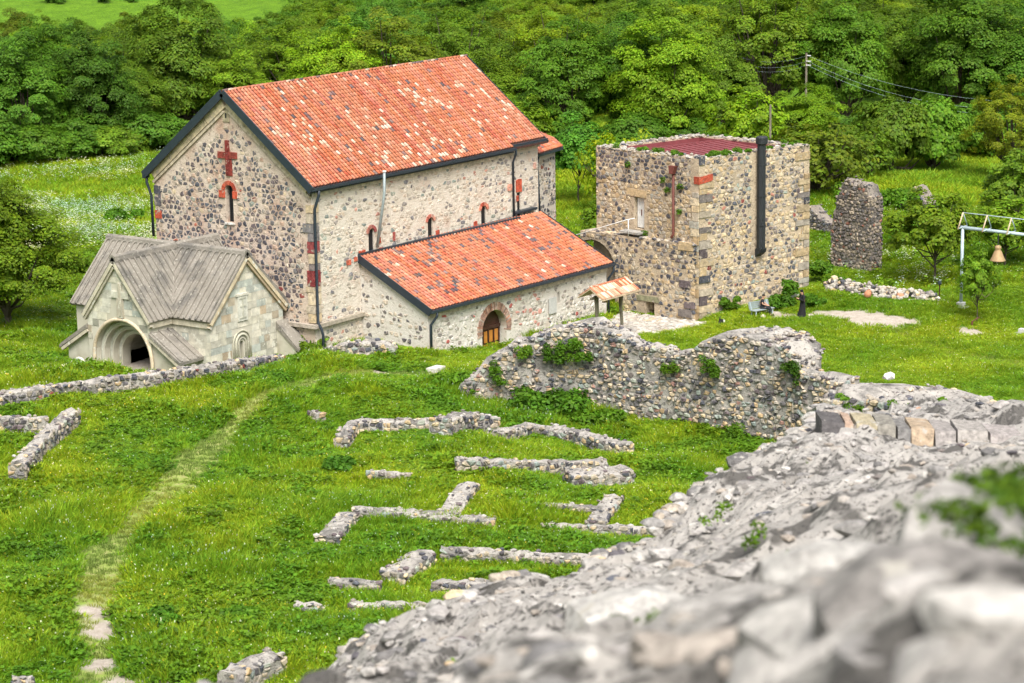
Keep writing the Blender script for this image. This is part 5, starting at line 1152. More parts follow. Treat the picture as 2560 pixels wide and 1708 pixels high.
# single trees and bushes in front of the wood
x, y = at_px(1332*K, 196); put_tree(7, x, y, 1.0, .95, (.75, 1.15, 1.6), 'small single-stemmed bluish tree on the grass behind the apse', None)
for a, d_, v, hs_, ws_, c, lab in [(1430,190,9,1.15,.8,LIME,'bright yellow-green shrub left behind the tower roof'),(1520,192,8,1.05,.75,LIME,'tall yellow-green shrub directly behind the tower roof'),
   (1395,176,10,.55,.6,BRT,'leafy bush between the apse and the tower'),(1715,205,10,1.15,1.0,(1.8,1.7,.8),'bright young tree behind the black chimney pipe'),(1840,214,0,.62,.7,(1.5,1.5,.8),'bright domed tree below the utility pole'),
   (1870,192,9,1.0,1.1,OLV,'thin twiggy olive bush right behind the tower'),(1960,200,9,.8,.9,(1.1,1.1,.8),'loose green bush beyond the tower corner'),(2040,206,8,1.25,.8,MIDG,'dense green bush at the left of the right meadow'),(2130,208,8,1.2,.9,(.85,1,.9),'large dark bush in the right meadow'),
   (2310,199,5,.72,.72,(1.7,1.2,.7),'old yellowish tree with two trunks at right'),(2330,172,10,.95,1.0,MIDG,'leafy tree at right edge behind the bell beam'),(2300,165,10,.75,.9,(1.2,1.15,.9),'low leafy tree behind the bell at right'),
   (2140,160,10,.92,.95,(1.35,1.2,.9),'young forked tree on the lawn left of the steel post')]:
    x, y = at_px(a*K, d_); put_tree(v, x, y, hs_, ws_, c, lab, None)
p = GT(2442, 806); put_tree(10, p[0], p[1], .66, .42, (1.1, 1.15, .9), 'slim tree on the lawn with a rope tied round its stem', None)
tr = thing('rope', 'pale rope loop hanging from the slim lawn tree', 'rope', p+(0, 0, 1.9))
MB().tube([p+(0, 0, 2.0), p+np.array((SY, -CY, 0))*.5+(0, 0, 1.55), p+np.array((SY, -CY, 0))*.9+(0, 0, 1.9), p+np.array((SY, -CY, 0))*1.2+(0, 0, 2.9)], .03, 5, None).build('cord', M['woodp'], tr, None, True)
x, y = at_px(20*K, 150); put_tree(1, x, y, .72, .85, (1.15, 1.05, .75), 'yellow-green tree at the left picture edge beside the porch', None, z=1)
x, y = at_px(-45*K, 150); put_tree(2, x, y, .9, .8, (1.2, 1.1, .75), 'tree leaning in from outside the left picture edge', None, z=1)
# hedges, shrubs
for a, b_, r, h_, c, lab in [(1882,648,.75,1.5,(.75,.9,.9),'clipped round bush right of the tower'),(1905,652,.45,.7,(.9,1,.9),'small shrub next to the clipped round bush'),(1930,655,.5,.6,(.7,.9,1.0),'low dark shrub before the stone pile'),(2025,665,.7,.6,(1.2,1.2,.8),'spiky clump of leaves before the stone pile'),
   (1790,708,.9,.7,(.55,.75,.7),'dark low shrub behind the bench end'),(1815,690,.6,1.4,(.6,.8,.7),'taller dark shrub by the tower wall between the two people'),(1868,705,.7,.7,(.55,.75,.7),'dark low shrub right of the robed person'),(1672,715,.6,1.0,(.7,.85,.7),'grey-green shrub at the foot of the tower corner'),
   (705,812,1.0,1.0,(1.1,1.1,.8),'rounded bush beside the church corner ruin'),(1230,950,1.6,.9,(.6,.8,.7),'dark green thicket at the foot of the ruined wall'),(1310,955,1.5,1.1,(.55,.75,.75),'darkest thicket in the corner of the ruined wall'),(1380,975,1.2,.6,(.7,.85,.7),'low thicket trailing along the ruined wall foot'),
   (1100,900,1.3,.9,(.6,.75,.7),'dark shrub below the left end of the ruined wall'),(1040,890,1.3,.6,(.8,.95,.7),'mid green shrub left of the ruined wall'),(775,1082,.75,.55,(.7,1.05,1.2),'broad-leaved blue-green plant in mid field'),(365,1445,.8,.7,(.55,.8,.7),'dark green bush near the bottom of the path'),(300,1445,.8,.45,(.8,1,.6),'light green bush beside the dark bush by the path'),(555,1425,.7,.5,(.65,.85,.7),'small dark bush in the lower field'),
   (280,520,1.4,1.2,(.6,.85,.7),'dark bush on the slope left of the church wall'),(470,600,.9,.8,(.7,.9,.8),'bush on the slope above the porch roof'),(150,640,1.6,1.6,(1.0,1.0,.7),'bush right of the left edge tree'),(1960,470,1.5,1.5,(.9,1,.8),'ivy-like bush climbing left of the tall ruin'),(2060,490,2.2,1.8,(.8,1,.8),'bushy slope right of the tall ruin'),(2100,560,1.8,1.2,(.8,1,.8),'lower bush right of the tall ruin'),(1690,1000,.4,.7,(.8,.95,.8),'green tuft at the foot of the ruined wall right part')]:
    p = GT(a*K, b_*K); bush(lab, p, r, h_, c, n=int(8+6*r), per=130, size=.13+.03*r)
# plants hanging on the ruined wall
def front(px, py):                            # point on the face of the tall wall at a picture position
    best = min(zip(BW[:-1], BW[1:]), key=lambda s: abs((s[0][0]+s[1][0])/2-px)); f = (px-best[0][0])/(best[1][0]-best[0][0]); return D(px, py, best[0][2]*(1-f)+best[1][2]*f-.12)
def walk(x0, x1, y0, y1, n_):                 # overlapping tufts creeping over the face
    x, y = (x0+x1)/2, (y0+y1)/2; L = []
    for _ in range(n_):
        L.append(front(x, y)); x = min(x1, max(x0, x+U(-20, 20))); y = min(y1, max(y0, y+U(-18, 20)))
    return L
for i, (x0, x1, y0, y1, n_, c) in enumerate([(1270,1320,850,900,6,(.9,1,.7)),(1345,1400,850,905,8,(.55,.75,.6)),(1400,1475,805,900,14,(.6,.75,.55)),(1230,1262,905,960,6,(.6,.75,.6)),(1720,1790,860,940,9,(.6,.75,.6)),(1660,1700,895,930,4,(.9,1,.7)),(1810,1850,1060,1095,5,(.8,.95,.7)),(1960,1990,870,960,6,(.45,.6,.5))]):
    leafy('wall_plant', ['small bright plant on the wall crest near the door','dark round plant clump on the ruined wall','largest dark plant clump draping the ruined wall','dark plant on the sloping left end of the ruined wall','plant clump on the right tower-like part of the ruined wall','bright tuft right of the dip in the ruined wall','small plant low on the right of the ruined wall','dark plant on the far right end of the ruined wall'][i], 'plant', walk(x0, x1, y0, y1, 2*n_), [U(.16, .30) for _ in range(2*n_)], 80, .08, c, 'plants on the ruined wall', flat=1.1)
for i, (px, py, n_) in enumerate([(2290,1015,6),(2230,1030,4),(2110,1010,3),(2150,1025,3),(2340,1010,4)]):
    c = D(px, py, 113); leafy('wall_plant', ['dark plant on the right of the rubble bank','green plant in the middle of the rubble bank','small plant on the left of the rubble bank','plant low on the rubble bank','plant near the right end of the rubble bank'][i], 'plant', [c+nrg.normal(size=3)*.2 for _ in range(n_)], [.25]*n_, 70, .09, (.8, .95, .7), 'plants on the rubble bank')
# grass tufts growing on the tower's wall top
for k in range(40):
    a, b_ = (TA, TB) if k < 22 else ((TD, TA) if k < 32 else (TB, TC)); f = U(.02, .98); c = a*(1-f)+b_*f; c = c+(ctr3-c)*U(.03, .16)+(0, 0, TH+.08); r_ = U(.14, .34)
    leafy('wall_grass', 'grass tuft growing on the wall top of the square tower', 'grass tuft', [c, c+(U(-.2, .2), U(-.2, .2), .03)], [r_, r_*.7], 110, .07, (.75, .95, .9), 'grass tufts on the tower top', flat=.9)
for i, (u_, z_, r_) in enumerate([(2.6, 8.3, .25), (1.5, 8.6, .3), (3.0, 8.9, .2), (1.6, 7.0, .2), (4.6, 5.3, .25), (6.1, 9.6, .25), (5.0, 5.1, .2)]):
    c = fW(u_, -.1, z_); leafy('wall_plant', ['plant left of the rusty pipe','plant right of the rusty pipe','small plant high on the tower face','small plant low beside the rusty pipe','tuft on the ledge below the plank door','plant high above the plank door','tuft beside the handrail post'][i], 'plant', [c, c-(0, 0, .15)], [r_, r_*.8], 70, .08, (.7, .85, .7), 'plants on the tower wall')
# sprigs on the near wall
for i, (px, py, d_, r_) in enumerate([(1215,1660,33,.14),(1130,1700,37,.14),(1560,1540,27,.10),(1640,1570,22,.09),(1960,1400,34,.12),(1900,1340,40,.14),(1790,1290,47,.14),(2470,1290,15.5,.12),(2510,1260,16.5,.12),(2040,1190,60,.16),(1290,1600,38,.12)]):
    c = D(px, py, d_); leafy('weed', f'blurred green weed on the near fortress wall, {ORD[i]} sprig', 'weed', [c+np.array((U(-1, 1), U(-1, 1), U(-.8, 1)))*r_*1.3 for _ in range(4)], [r_]*4, 36, r_*.42, (.95, 1.0, .8), 'weeds on the near wall', flat=1.2)

for i, (px, py, d_, r_, n_) in enumerate([(2500,1240,17,.22,10),(2540,1300,14.5,.2,9),(2480,1290,16,.16,7),(1560,1590,24,.16,6),(1700,1640,18.5,.12,6),(2040,1640,12.8,.08,5),(1240,1690,33,.2,5)]):
    c = D(px, py, d_); leafy('moss', ['moss clump high on the right of the near wall','moss clump at the right picture edge on the near wall','small moss patch below the high clump on the near wall','moss patch on the middle of the near wall','moss patch low in the middle of the near wall','small moss patch between near boulders','moss tuft at the bottom of the near wall'][i], 'moss', [c+np.array((U(-1, 1), U(-1, 1), U(-.5, .3)))*r_*2 for _ in range(n_)], [r_*U(.7, 1.2) for _ in range(n_)], 70, r_*.24, (.5, .55, .45), 'moss on the near wall', flat=.6)
# ------------------------------------------------------------------ grass, weeds, wild flowers (scattered)
def tuft(kind, k):
    n = {'blade': 34, 'short': 26, 'weed': 46, 'far': 46, 'umbel': 34}[kind]; V_, F_, C_ = [], [], []
    for i in range(n):
        a = U(0, 6.28); r = U(0, .3 if kind in ('blade', 'short') else .36); x, y = r*math.cos(a), r*math.sin(a)
        g = U(.75, 1.3); c = (.255*g*U(.75, 1.3), .39*g, .02*g)
        b0 = len(V_)
        if kind in ('blade', 'short', 'far'):
            h_ = U(.22, .5) if kind != 'short' else U(.1, .2); lean = U(.05, .28)*h_/.4; w_ = U(.016, .03)*(1.8 if kind == 'far' else 1); t = U(0, 6.28)
            dx, dy = math.cos(t)*w_, math.sin(t)*w_; lx, ly = math.cos(a)*lean, math.sin(a)*lean
            if kind == 'short': c = (.30*g, .34*g, .08*g)
            V_ += [(x-dx, y-dy, -.03), (x+dx, y+dy, -.03), (x+dx*.7+lx*.5, y+dy*.7+ly*.5, h_*.65), (x-dx*.7+lx*.5, y-dy*.7+ly*.5, h_*.65), (x+lx*1.3, y+ly*1.3, h_)]
            F_ += [(b0, b0+1, b0+2, b0+3), (b0+3, b0+2, b0+4)]; C_ += [c]*5
            if kind == 'blade' and ((k in (2, 3, 4) and i < 1) or (k == 6 and i < 1)):
                b0 = len(V_); s_ = U(.014, .024); fc = (.75, .78, .6) if k < 5 else (.7, .55, .05); px_, py2, pz_ = x+lx, y+ly, h_+.04
                V_ += [(px_-s_, py2, pz_-s_), (px_+s_, py2, pz_-s_), (px_+s_, py2+s_, pz_+s_), (px_-s_, py2+s_, pz_+s_)]; F_ += [(b0, b0+1, b0+2, b0+3)]; C_ += [fc]*4
        else:
            h_ = U(.05, .34)*(1-r*r*3) if kind == 'weed' else U(.5, 1.0); s_ = U(.04, .075); nx_, ny2 = U(-.6, .6), U(-.6, .6); t = U(0, 6.28)
            if kind == 'umbel':
                s_ = U(.05, .1)
                if i % 2: c = (.8, .85, .75); nx_, ny2 = U(-.25, .25), U(-.25, .25); s_ = U(.03, .06)
                else: h_ = U(.1, .7)
            else: c = (.14*g, .27*g, .016*g)
            ux, uy = math.cos(t)*s_, math.sin(t)*s_
            V_ += [(x-ux, y-uy, h_+nx_*s_), (x+uy, y-ux, h_+ny2*s_), (x+ux, y+uy, h_-nx_*s_), (x-uy, y+ux, h_-ny2*s_)]; F_ += [(b0, b0+1, b0+2, b0+3)]; C_ += [c]*4
    me_ = bpy.data.meshes.new(kind); me_.from_pydata(V_, [], F_); a_ = me_.color_attributes.new('Col', 'FLOAT_COLOR', 'POINT')
    a_.data.foreach_set('color', np.hstack([np.array(C_), np.ones((len(C_), 1))]).astype(np.float32).ravel()); me_.materials.append(M['grass'])
    return bpy.data.objects.new(kind, me_)
def scatter(name, label, kind, nvar, dattr, density, hattr, smin, smax, seed):
    cc_ = bpy.data.collections.new(name+'_source')
    for k in range(nvar): cc_.objects.link(tuft(kind, k))
    g = bpy.data.node_groups.new(name, 'GeometryNodeTree'); g.interface.new_socket('Geometry', in_out='OUTPUT', socket_type='NodeSocketGeometry')
    N = g.nodes.new; Lk = g.links.new
    oi = N('GeometryNodeObjectInfo'); oi.inputs[0].default_value = ground
    dp = N('GeometryNodeDistributePointsOnFaces'); dp.inputs['Seed'].default_value = seed
    na = N('GeometryNodeInputNamedAttribute'); na.data_type = 'FLOAT'; na.inputs[0].default_value = dattr
    mu = N('ShaderNodeMath'); mu.operation = 'MULTIPLY'; mu.inputs[1].default_value = density
    Lk(na.outputs[0], mu.inputs[0]); Lk(mu.outputs[0], dp.inputs['Density']); Lk(oi.outputs['Geometry'], dp.inputs['Mesh'])
    ci = N('GeometryNodeCollectionInfo'); ci.inputs[0].default_value = cc_; ci.inputs[1].default_value = True; ci.inputs[2].default_value = True
    ip = N('GeometryNodeInstanceOnPoints'); ip.inputs['Pick Instance'].default_value = True
    rv = N('FunctionNodeRandomValue'); rv.data_type = 'FLOAT_VECTOR'; rv.inputs[0].default_value = (-.12, -.12, 0); rv.inputs[1].default_value = (.12, .12, 6.283)
    rs = N('FunctionNodeRandomValue'); rs.data_type = 'FLOAT'; rs.inputs[2].default_value = smin; rs.inputs[3].default_value = smax; rs.inputs['Seed'].default_value = 5
    if hattr:
        nh = N('GeometryNodeInputNamedAttribute'); nh.data_type = 'FLOAT'; nh.inputs[0].default_value = hattr
        m2 = N('ShaderNodeMath'); m2.operation = 'MULTIPLY'; Lk(rs.outputs[1], m2.inputs[0]); Lk(nh.outputs[0], m2.inputs[1]); cx_ = N('ShaderNodeCombineXYZ')
        Lk(rs.outputs[1], cx_.inputs[0]); Lk(rs.outputs[1], cx_.inputs[1]); Lk(m2.outputs[0], cx_.inputs[2]); Lk(cx_.outputs[0], ip.inputs['Scale'])
    else: Lk(rs.outputs[1], ip.inputs['Scale'])
    ii = N('FunctionNodeRandomValue'); ii.data_type = 'INT'; ii.inputs[4].default_value = 0; ii.inputs[5].default_value = nvar-1; ii.inputs['Seed'].default_value = 3
    Lk(ii.outputs[2], ip.inputs['Instance Index'])
    Lk(dp.outputs['Points'], ip.inputs['Points']); Lk(ci.outputs[0], ip.inputs['Instance']); Lk(rv.outputs[0], ip.inputs['Rotation'])
    go = N('NodeGroupOutput'); Lk(ip.outputs[0], go.inputs[0])
    o = bpy.data.objects.new(name, bpy.data.meshes.new(name)); col.objects.link(o); o['kind'] = 'stuff'; o['label'] = label; o['category'] = 'grass'
    md = o.modifiers.new('scatter', 'NODES'); md.node_group = g; return o
scatter('grass', 'bright green tall grass covering the field and lawn', 'blade', 7, 'gd', 17, 'gh', .75, 1.15, 1)
scatter('path_grass', 'short trodden yellowish grass on the footpaths', 'short', 4, 'pd', 9, None, .6, 1.0, 2)
scatter('weeds', 'low leafy green weeds among the field grass', 'weed', 5, 'wd', 11, 'gh', .8, 1.5, 3)
scatter('weed_mounds', 'bushy clumps of leafy weeds dotted over the field', 'weed', 5, 'mound', 6, None, .8, 1.6, 7)
scatter('meadow_grass', 'tall meadow grass on the slopes before the wood', 'far', 5, 'fd', 5, None, 1.1, 1.9, 4)
scatter('white_wildflowers', 'white flowering umbels on the slope left of the church', 'umbel', 5, 'umb', 3.2, None, .8, 1.3, 5)
# ------------------------------------------------------------------ the little belfry roof on crooked posts
def wp(px, py, d_): return D(px, py, d_)
pR = GT(1551, 838); dR = float(np.dot(pR+(.5, 0, 3.4)-CAM, FW))
b2 = pR; sh = thing('bell_shelter', 'small tiled shelter roof on two crooked wooden posts', 'shelter', b2)
RB = D(1566, 694, dR); RA = RB-np.array((3.75, -.1, 0))
ru = (RB-RA); ru[2] = 0; rl = np.linalg.norm(ru); ru /= rl; rs_ = np.array((ru[1], -ru[0], 0)); rs_ = rs_ if np.dot(rs_, CAM-RA) > 0 else -rs_
rz = (RA[2]+RB[2])/2
for nm, p0, zt, bend in (('post', RA+ru*.5, rz-.75, .06), ('post', RB-ru*.5, rz-.75, -.16)):
    g0 = gz(p0[0], p0[1]); H_ = zt-g0
    MB().tube([p0+(0, 0, g0-p0[2]-.2), p0+ru*bend*.2+(0, 0, g0-p0[2]+H_*.35), p0+ru*bend+(0, 0, g0-p0[2]+H_*.7), p0+(0, 0, g0-p0[2]+H_*1.05)], [.11, .10, .12, .15], 8).build('post', M['woodg'], sh, None, True)
MB().bar(RA*[1,1,0]+(0,0,rz-.72)-ru*.1, RB*[1,1,0]+(0,0,rz-.72)+ru*.1, .14, .14).build('beam', M['woodg'], sh)
rb = MB()
for sg in (1, -1):
    v_ = rs_*sg*.95-np.array((0, 0, .62)); O = RA*[1,1,0]+(0,0,rz-.08)
    rb.prism([O-ru*.15, O+ru*(rl+.15), O+ru*(rl+.15)+v_, O-ru*.15+v_], (0, 0, -.06))
rb = rb.build('roof', M['woodp'], sh)
for sg in (1, -1):
    v_ = -(rs_*sg*.95-np.array((0, 0, .62))); L_ = np.linalg.norm(v_); v_ /= L_; u_ = ru*sg; n_ = np.cross(u_, v_); n_ = n_ if n_[2] > 0 else -n_
    O = RA*[1,1,0]+(0,0,rz-.04)-v_*L_ + (-ru*.18 if sg > 0 else ru*(rl+.18))
    tiles(rb, O, u_, v_, n_, int((rl+.36)/.21), 2, .21, L_/2, lambda i, j: choose((4, [(.80,.42,.28),(.84,.50,.36),(.76,.36,.22)]), (1, T_OR), (1.6, [(.86,.62,.48)])), None, 60)
for k in range(int((rl+.3)/.26)):
    V0, F0 = tile_local(.24, .3); a = RA*[1,1,0]+(0,0,rz)+ru*(k*.26-.15); MB().add([a+ru*p[1]+rs_*p[0]+(0, 0, p[2]-.02) for p in V0], F0, choose((3, T_OR), (1, [(.78,.42,.3)]))).build('ridge_tile', M['tile'], rb, None, True)
for i, (f, dz, s_) in enumerate(((.38, -.82, .17), (.72, -.8, .12))):
    q_ = RA*[1,1,0]+ru*rl*f+(0, 0, rz+dz)
    bl = thing('small_bell', ['larger dark small bell hanging under the tiled shelter', 'smaller bronze bell hanging under the tiled shelter'][i], 'bell', q_+(0, 0, -s_*2.2), 'small bells under the shelter')
    MB().lathe(q_+(0, 0, -s_*2.0), [(s_*1.25, 0), (s_*1.1, s_*.15), (s_*.75, s_*.7), (s_*.62, s_*1.4), (s_*.3, s_*1.75)], 12).build('bell_body', M['bell'], bl, None, True)
    MB().tube([q_+(0, 0, -s_*.3), q_+(0, 0, .12)], .02, 5).build('hanger', M['black'], bl)

# ------------------------------------------------------------------ the steel bell frame at right
f0 = GT(2402, 768); fr = thing('bell_gantry', 'tall pale blue steel frame with triangular braces at right edge', 'gantry', f0)
dp_ = float(np.dot(f0-CAM, FW)); T0 = D(2404, 566, dp_-.6); E0 = D(2700, 603, dp_-3.5)
T0[0:2] = f0[0:2]; f1 = E0*[1, 1, 0]; f1[2] = gz(f1[0], f1[1])
MB().tube([f0+(0, 0, .1), T0], .1, 10).build('post', M['steelblue'], fr, None, True)
MB().tube([f1+(0, 0, 0), E0], .1, 10).build('post', M['steelblue'], fr, None, True)
MB().tube([T0-(E0-T0)*.02, E0], .11, 10).build('beam', M['steelblue'], fr, None, True)
MB().box(f0[0]-.22, f0[0]+.22, f0[1]-.22, f0[1]+.22, f0[2]-.1, f0[2]+.32).build('footing', M['concrete'], fr)
MB().box(f0[0]-.5, f0[0]+.5, f0[1]-.5, f0[1]+.5, f0[2]-.1, f0[2]+.06).build('base_slab', M['concrete'], fr)
bt = (E0-T0)/np.linalg.norm(E0-T0); bs_ = np.cross(bt, (0, 0, 1)); bs_ /= np.linalg.norm(bs_); bs_ = bs_ if np.dot(bs_, CAM-T0) > 0 else -bs_
tops = []
for k in range(6):
    c = T0+bt*(k*1.52-.05); tp_ = c+(0, 0, .95)+bt*.05; tops.append(tp_)
    br_ = MB().tube([c+bs_*.55-bt*.15-(0, 0, .05), tp_], .05, 6).build('brace', M['woodp'], fr, None, True)
    MB().tube([c-bs_*.45+bt*.25+(0, 0, .1), tp_], .035, 6).build('brace', M['steelblue'], fr, None, True); MB().tube([c+bs_*.5-bt*.1, c-bs_*.45+bt*.25+(0, 0, .1)], .035, 6).build('strut', M['steelblue'], fr, None, True)
MB().tube([tops[0], tops[-1]], .03, 6).build('top_wire', M['steelblue'], fr, None, True)
c = T0+bt*2.25; bell = thing('bell', 'large pale bronze bell hanging from the steel frame', 'bell', c+(0, 0, -1.95))
MB().lathe(c+(0, 0, -1.85), [(.50, 0), (.47, .06), (.36, .28), (.28, .5), (.22, .62), (.17, .7), (.2, .78), (.21, .88), (.14, .96), (.04, 1.0)], 20).build('bell_body', M['bell'], bell, None, True)
MB().tube([c+(0, 0, -.9), c+(0, 0, -.05)], .035, 6).build('hanger', M['black'], bell); MB().lathe(c+(0, 0, -1.98), [(.03, 0), (.07, .05), (.03, .25)], 8).build('clapper', M['black'], bell)
pf = GT(2556, 838); MB().box(pf[0]-.5, pf[0]+.5, pf[1]-.5, pf[1]+.5, pf[2]-.1, pf[2]+.1).box(pf[0]-.2, pf[0]+.2, pf[1]-.2, pf[1]+.2, pf[2]+.1, pf[2]+.4).build('footing_block', M['concrete'], None)
setp(bpy.data.objects['footing_block'], 'pale concrete footing at the right picture edge', 'footing')

# ------------------------------------------------------------------ bench, people, planter
tdir = ts_u; tn = ts_n
bc = GT(1905, 790); bench = thing('bench', 'pale grey slatted bench against the tower wall', 'bench', bc)
def bp_(u, v, z_): return bc+tdir*u+tn*v+np.array((0, 0, z_))
for k in range(4): MB().bar(bp_(-.85, -.18+k*.13, .44), bp_(.85, -.18+k*.13, .44), .115, .04).build('seat_slat', M['zinc'], bench)
for k in range(4): MB().bar(bp_(-.85, -.27-k*.035, .54+k*.11), bp_(.85, -.27-k*.035, .54+k*.11), .03, .1).build('back_slat', M['zinc'], bench)
for u in (-.7, .7):
    for v in (-.2, .2): MB().bar(bp_(u, v, -.05), bp_(u, v, .42), .06, .06, tdir).build('leg', M['steelblue'], bench)
    MB().bar(bp_(u, -.22, .42), bp_(u, -.4, .95), .05, .05, tdir).build('back_post', M['steelblue'], bench)
def skin(name, J, E, mat, parent, sub=2):
    """one continuous figure: joints J {name: (point, radius)} and bones E"""
    keys = list(J); me_ = bpy.data.meshes.new(name); o0 = np.array(J[keys[0]][0])
    me_.from_pydata([tuple(np.array(J[k][0])-o0) for k in keys], [(keys.index(a), keys.index(b_)) for a, b_ in E], [])
    o = bpy.data.objects.new(name, me_); col.objects.link(o); o.modifiers.new('s', 'SKIN'); sv = me_.skin_vertices[0].data
    for i, k in enumerate(keys): r = J[k][1]; sv[i].radius = r if hasattr(r, '__len__') else (r, r)
    sv[0].use_root = True
    md = o.modifiers.new('u', 'SUBSURF'); md.levels = md.render_levels = sub
    bpy.context.view_layer.update(); dg = bpy.context.evaluated_depsgraph_get(); m2 = bpy.data.meshes.new_from_object(o.evaluated_get(dg)); o.modifiers.clear(); o.data = m2
    m2.materials.clear(); m2.materials.append(M[mat]); m2.polygons.foreach_set('use_smooth', [True]*len(m2.polygons)); return place(o, parent, o0)
def person(base, fdir, pose, label):
    fd_ = np.array((fdir[0], fdir[1], 0.0)); fd_ /= np.linalg.norm(fd_); sd_ = np.array((fd_[1], -fd_[0], 0))      # forward, right
    t_ = thing('person', label, 'person', base); P_ = lambda f, s, z_: np.array(base)+fd_*f+sd_*s+np.array((0, 0, z_))
    if pose == 'stand':
        J = {'pelvis': (P_(0, 0, .95), .13), 'waist': (P_(-.01, 0, 1.1), .13), 'chest': (P_(0, 0, 1.32), .15), 'neck': (P_(.02, 0, 1.5), .055), 'head0': (P_(.05, 0, 1.6), (.085, .095)), 'head1': (P_(.07, 0, 1.72), (.075, .085))}
        E = [('pelvis','waist'),('waist','chest'),('chest','neck'),('neck','head0'),('head0','head1')]
        for s in (-1, 1):
            J.update({f'sh{s}': (P_(0, .19*s, 1.42), .06), f'el{s}': (P_(.06, .27*s, 1.17), .048), f'wr{s}': (P_(.30, .08*s, 1.27), .033), f'pa{s}': (P_(.37, .045*s, 1.31), (.035, .022)),
                      f'hip{s}': (P_(0, .09*s, .9), .09), f'kn{s}': (P_(.03*s, .1*s, .5), .06), f'an{s}': (P_(-.03+.06*s, .1*s, .08), .04), f'toe{s}': (P_(.16+.06*s, .11*s, .035), .03)})
            E += [('chest', f'sh{s}'), (f'sh{s}', f'el{s}'), (f'el{s}', f'wr{s}'), (f'wr{s}', f'pa{s}'), ('pelvis', f'hip{s}'), (f'hip{s}', f'kn{s}'), (f'kn{s}', f'an{s}'), (f'an{s}', f'toe{s}')]
            for k in range(4): J[f'f{s}{k}'] = (P_(.40+.01*k, (.02)*s, 1.285+.02*k), .009); J[f'g{s}{k}'] = (P_(.42, -.005*s, 1.28+.02*k), .008); E += [(f'pa{s}', f'f{s}{k}'), (f'f{s}{k}', f'g{s}{k}')]
            J[f't{s}'] = (P_(.38, .03*s, 1.355), .01); E.append((f'pa{s}', f't{s}'))
        hc = P_(.07, 0, 1.66)
    else:
        J = {'pelvis': (P_(-.05, 0, .54), .14), 'waist': (P_(-.12, 0, .70), .13), 'chest': (P_(-.08, 0, .92), .15), 'neck': (P_(-.02, 0, 1.1), .055), 'head0': (P_(.02, 0, 1.19), (.085, .095)), 'head1': (P_(.03, 0, 1.31), (.075, .085))}
        E = [('pelvis','waist'),('waist','chest'),('chest','neck'),('neck','head0'),('head0','head1')]
        for s in (-1, 1):
            J.update({f'sh{s}': (P_(-.07, .19*s, 1.02), .06), f'el{s}': (P_(.02, .26*s, .78), .046), f'wr{s}': (P_(.25, .09*s, .68), .032), f'pa{s}': (P_(.32, .04*s, .67), (.035, .022)),
                      f'hip{s}': (P_(-.02, .1*s, .52), .09), f'kn{s}': (P_(.42, .13*s, .52), .065), f'an{s}': (P_(.46, .13*s, .1), .042), f'toe{s}': (P_(.64, .15*s, .04), .035)})
            E += [('chest', f'sh{s}'), (f'sh{s}', f'el{s}'), (f'el{s}', f'wr{s}'), (f'wr{s}', f'pa{s}'), ('pelvis', f'hip{s}'), (f'hip{s}', f'kn{s}'), (f'kn{s}', f'an{s}'), (f'an{s}', f'toe{s}')]
            for k in range(4): J[f'f{s}{k}'] = (P_(.37, (.05-.02*k)*s, .655), .009); J[f'g{s}{k}'] = (P_(.395, (.045-.02*k)*s, .635), .008); E += [(f'pa{s}', f'f{s}{k}'), (f'f{s}{k}', f'g{s}{k}')]
            J[f't{s}'] = (P_(.35, .0*s, .70), .01); E.append((f'pa{s}', f't{s}'))
        hc = P_(.03, 0, 1.25)
    skin('body', J, E, 'skin', t_)
    # face
    MB().tube([hc+fd_*.085+(0, 0, .02), hc+fd_*.115-(0, 0, .02)], [.012, .018], 6).build('nose', M['skin'], t_, None, True)
    for s in (-1, 1):
        MB().lathe(hc+fd_*.082+sd_*.034*s+(0, 0, .012), [(.004, 0), (.012, .006), (.004, .016)], 6).build('eye', M['hair'], t_); MB().tube([hc+sd_*.088*s-(0, 0, .03), hc+sd_*.095*s+(0, 0, .02)], .015, 6).build('ear', M['skin'], t_, None, True)
    MB().bar(hc+fd_*.088-sd_*.025-(0, 0, .055), hc+fd_*.088+sd_*.025-(0, 0, .055), .01, .01).build('mouth', M['clay'], t_)
    return t_, P_, J, E, hc, fd_, sd_
# robed person standing, looking down at the hands
mk = GT(2006, 796)
t_, P_, J, E, hc, fd_, sd_ = person(mk, -RT*.9-FW*.35, 'stand', 'person standing in a long black robe and black cap, looking down')
n = 18; rb_ = MB(); prof_ = [(.0, .30, .48, .02), (.06, .29, .44, .0), (.35, .24, .34, -.01), (.7, .19, .26, 0), (.95, .165, .215, 0), (1.1, .15, .195, 0), (1.25, .16, .215, 0), (1.38, .15, .22, 0), (1.46, .11, .17, .01), (1.52, .07, .075, .02)]
for z_, a_, b_, o_ in prof_:
    for k in range(n):
        an_ = 2*math.pi*k/n; rip = 1+(.06*math.sin(5*an_)+.03*math.sin(9*an_+1))*max(0, 1-z_/.8)
        rb_.v.append(tuple(P_(o_+math.cos(an_)*a_*rip-(.10*(1-z_/.7) if z_ < .7 else 0)*(-1), math.sin(an_)*b_*.78*rip, z_+.015))); rb_.c.append((1, 1, 1))
rb_.f = [(i*n+k, i*n+(k+1) % n, (i+1)*n+(k+1) % n, (i+1)*n+k) for i in range(len(prof_)-1) for k in range(n)]
rb_.build('robe', M['cloth'], t_, None, True)
for s in (-1, 1): MB().tube([P_(0, .15*s, 1.44), P_(.02, .235*s, 1.38), P_(.06, .28*s, 1.16), P_(.29, .09*s, 1.27)], [.09, .085, .085, .075], 8).build('sleeve', M['cloth'], t_, None, True)
MB().lathe(hc+(0, 0, .045), [(.098, 0), (.102, .05), (.098, .11), (.06, .135)], 14).build('cap', M['cloth'], t_, None, True)
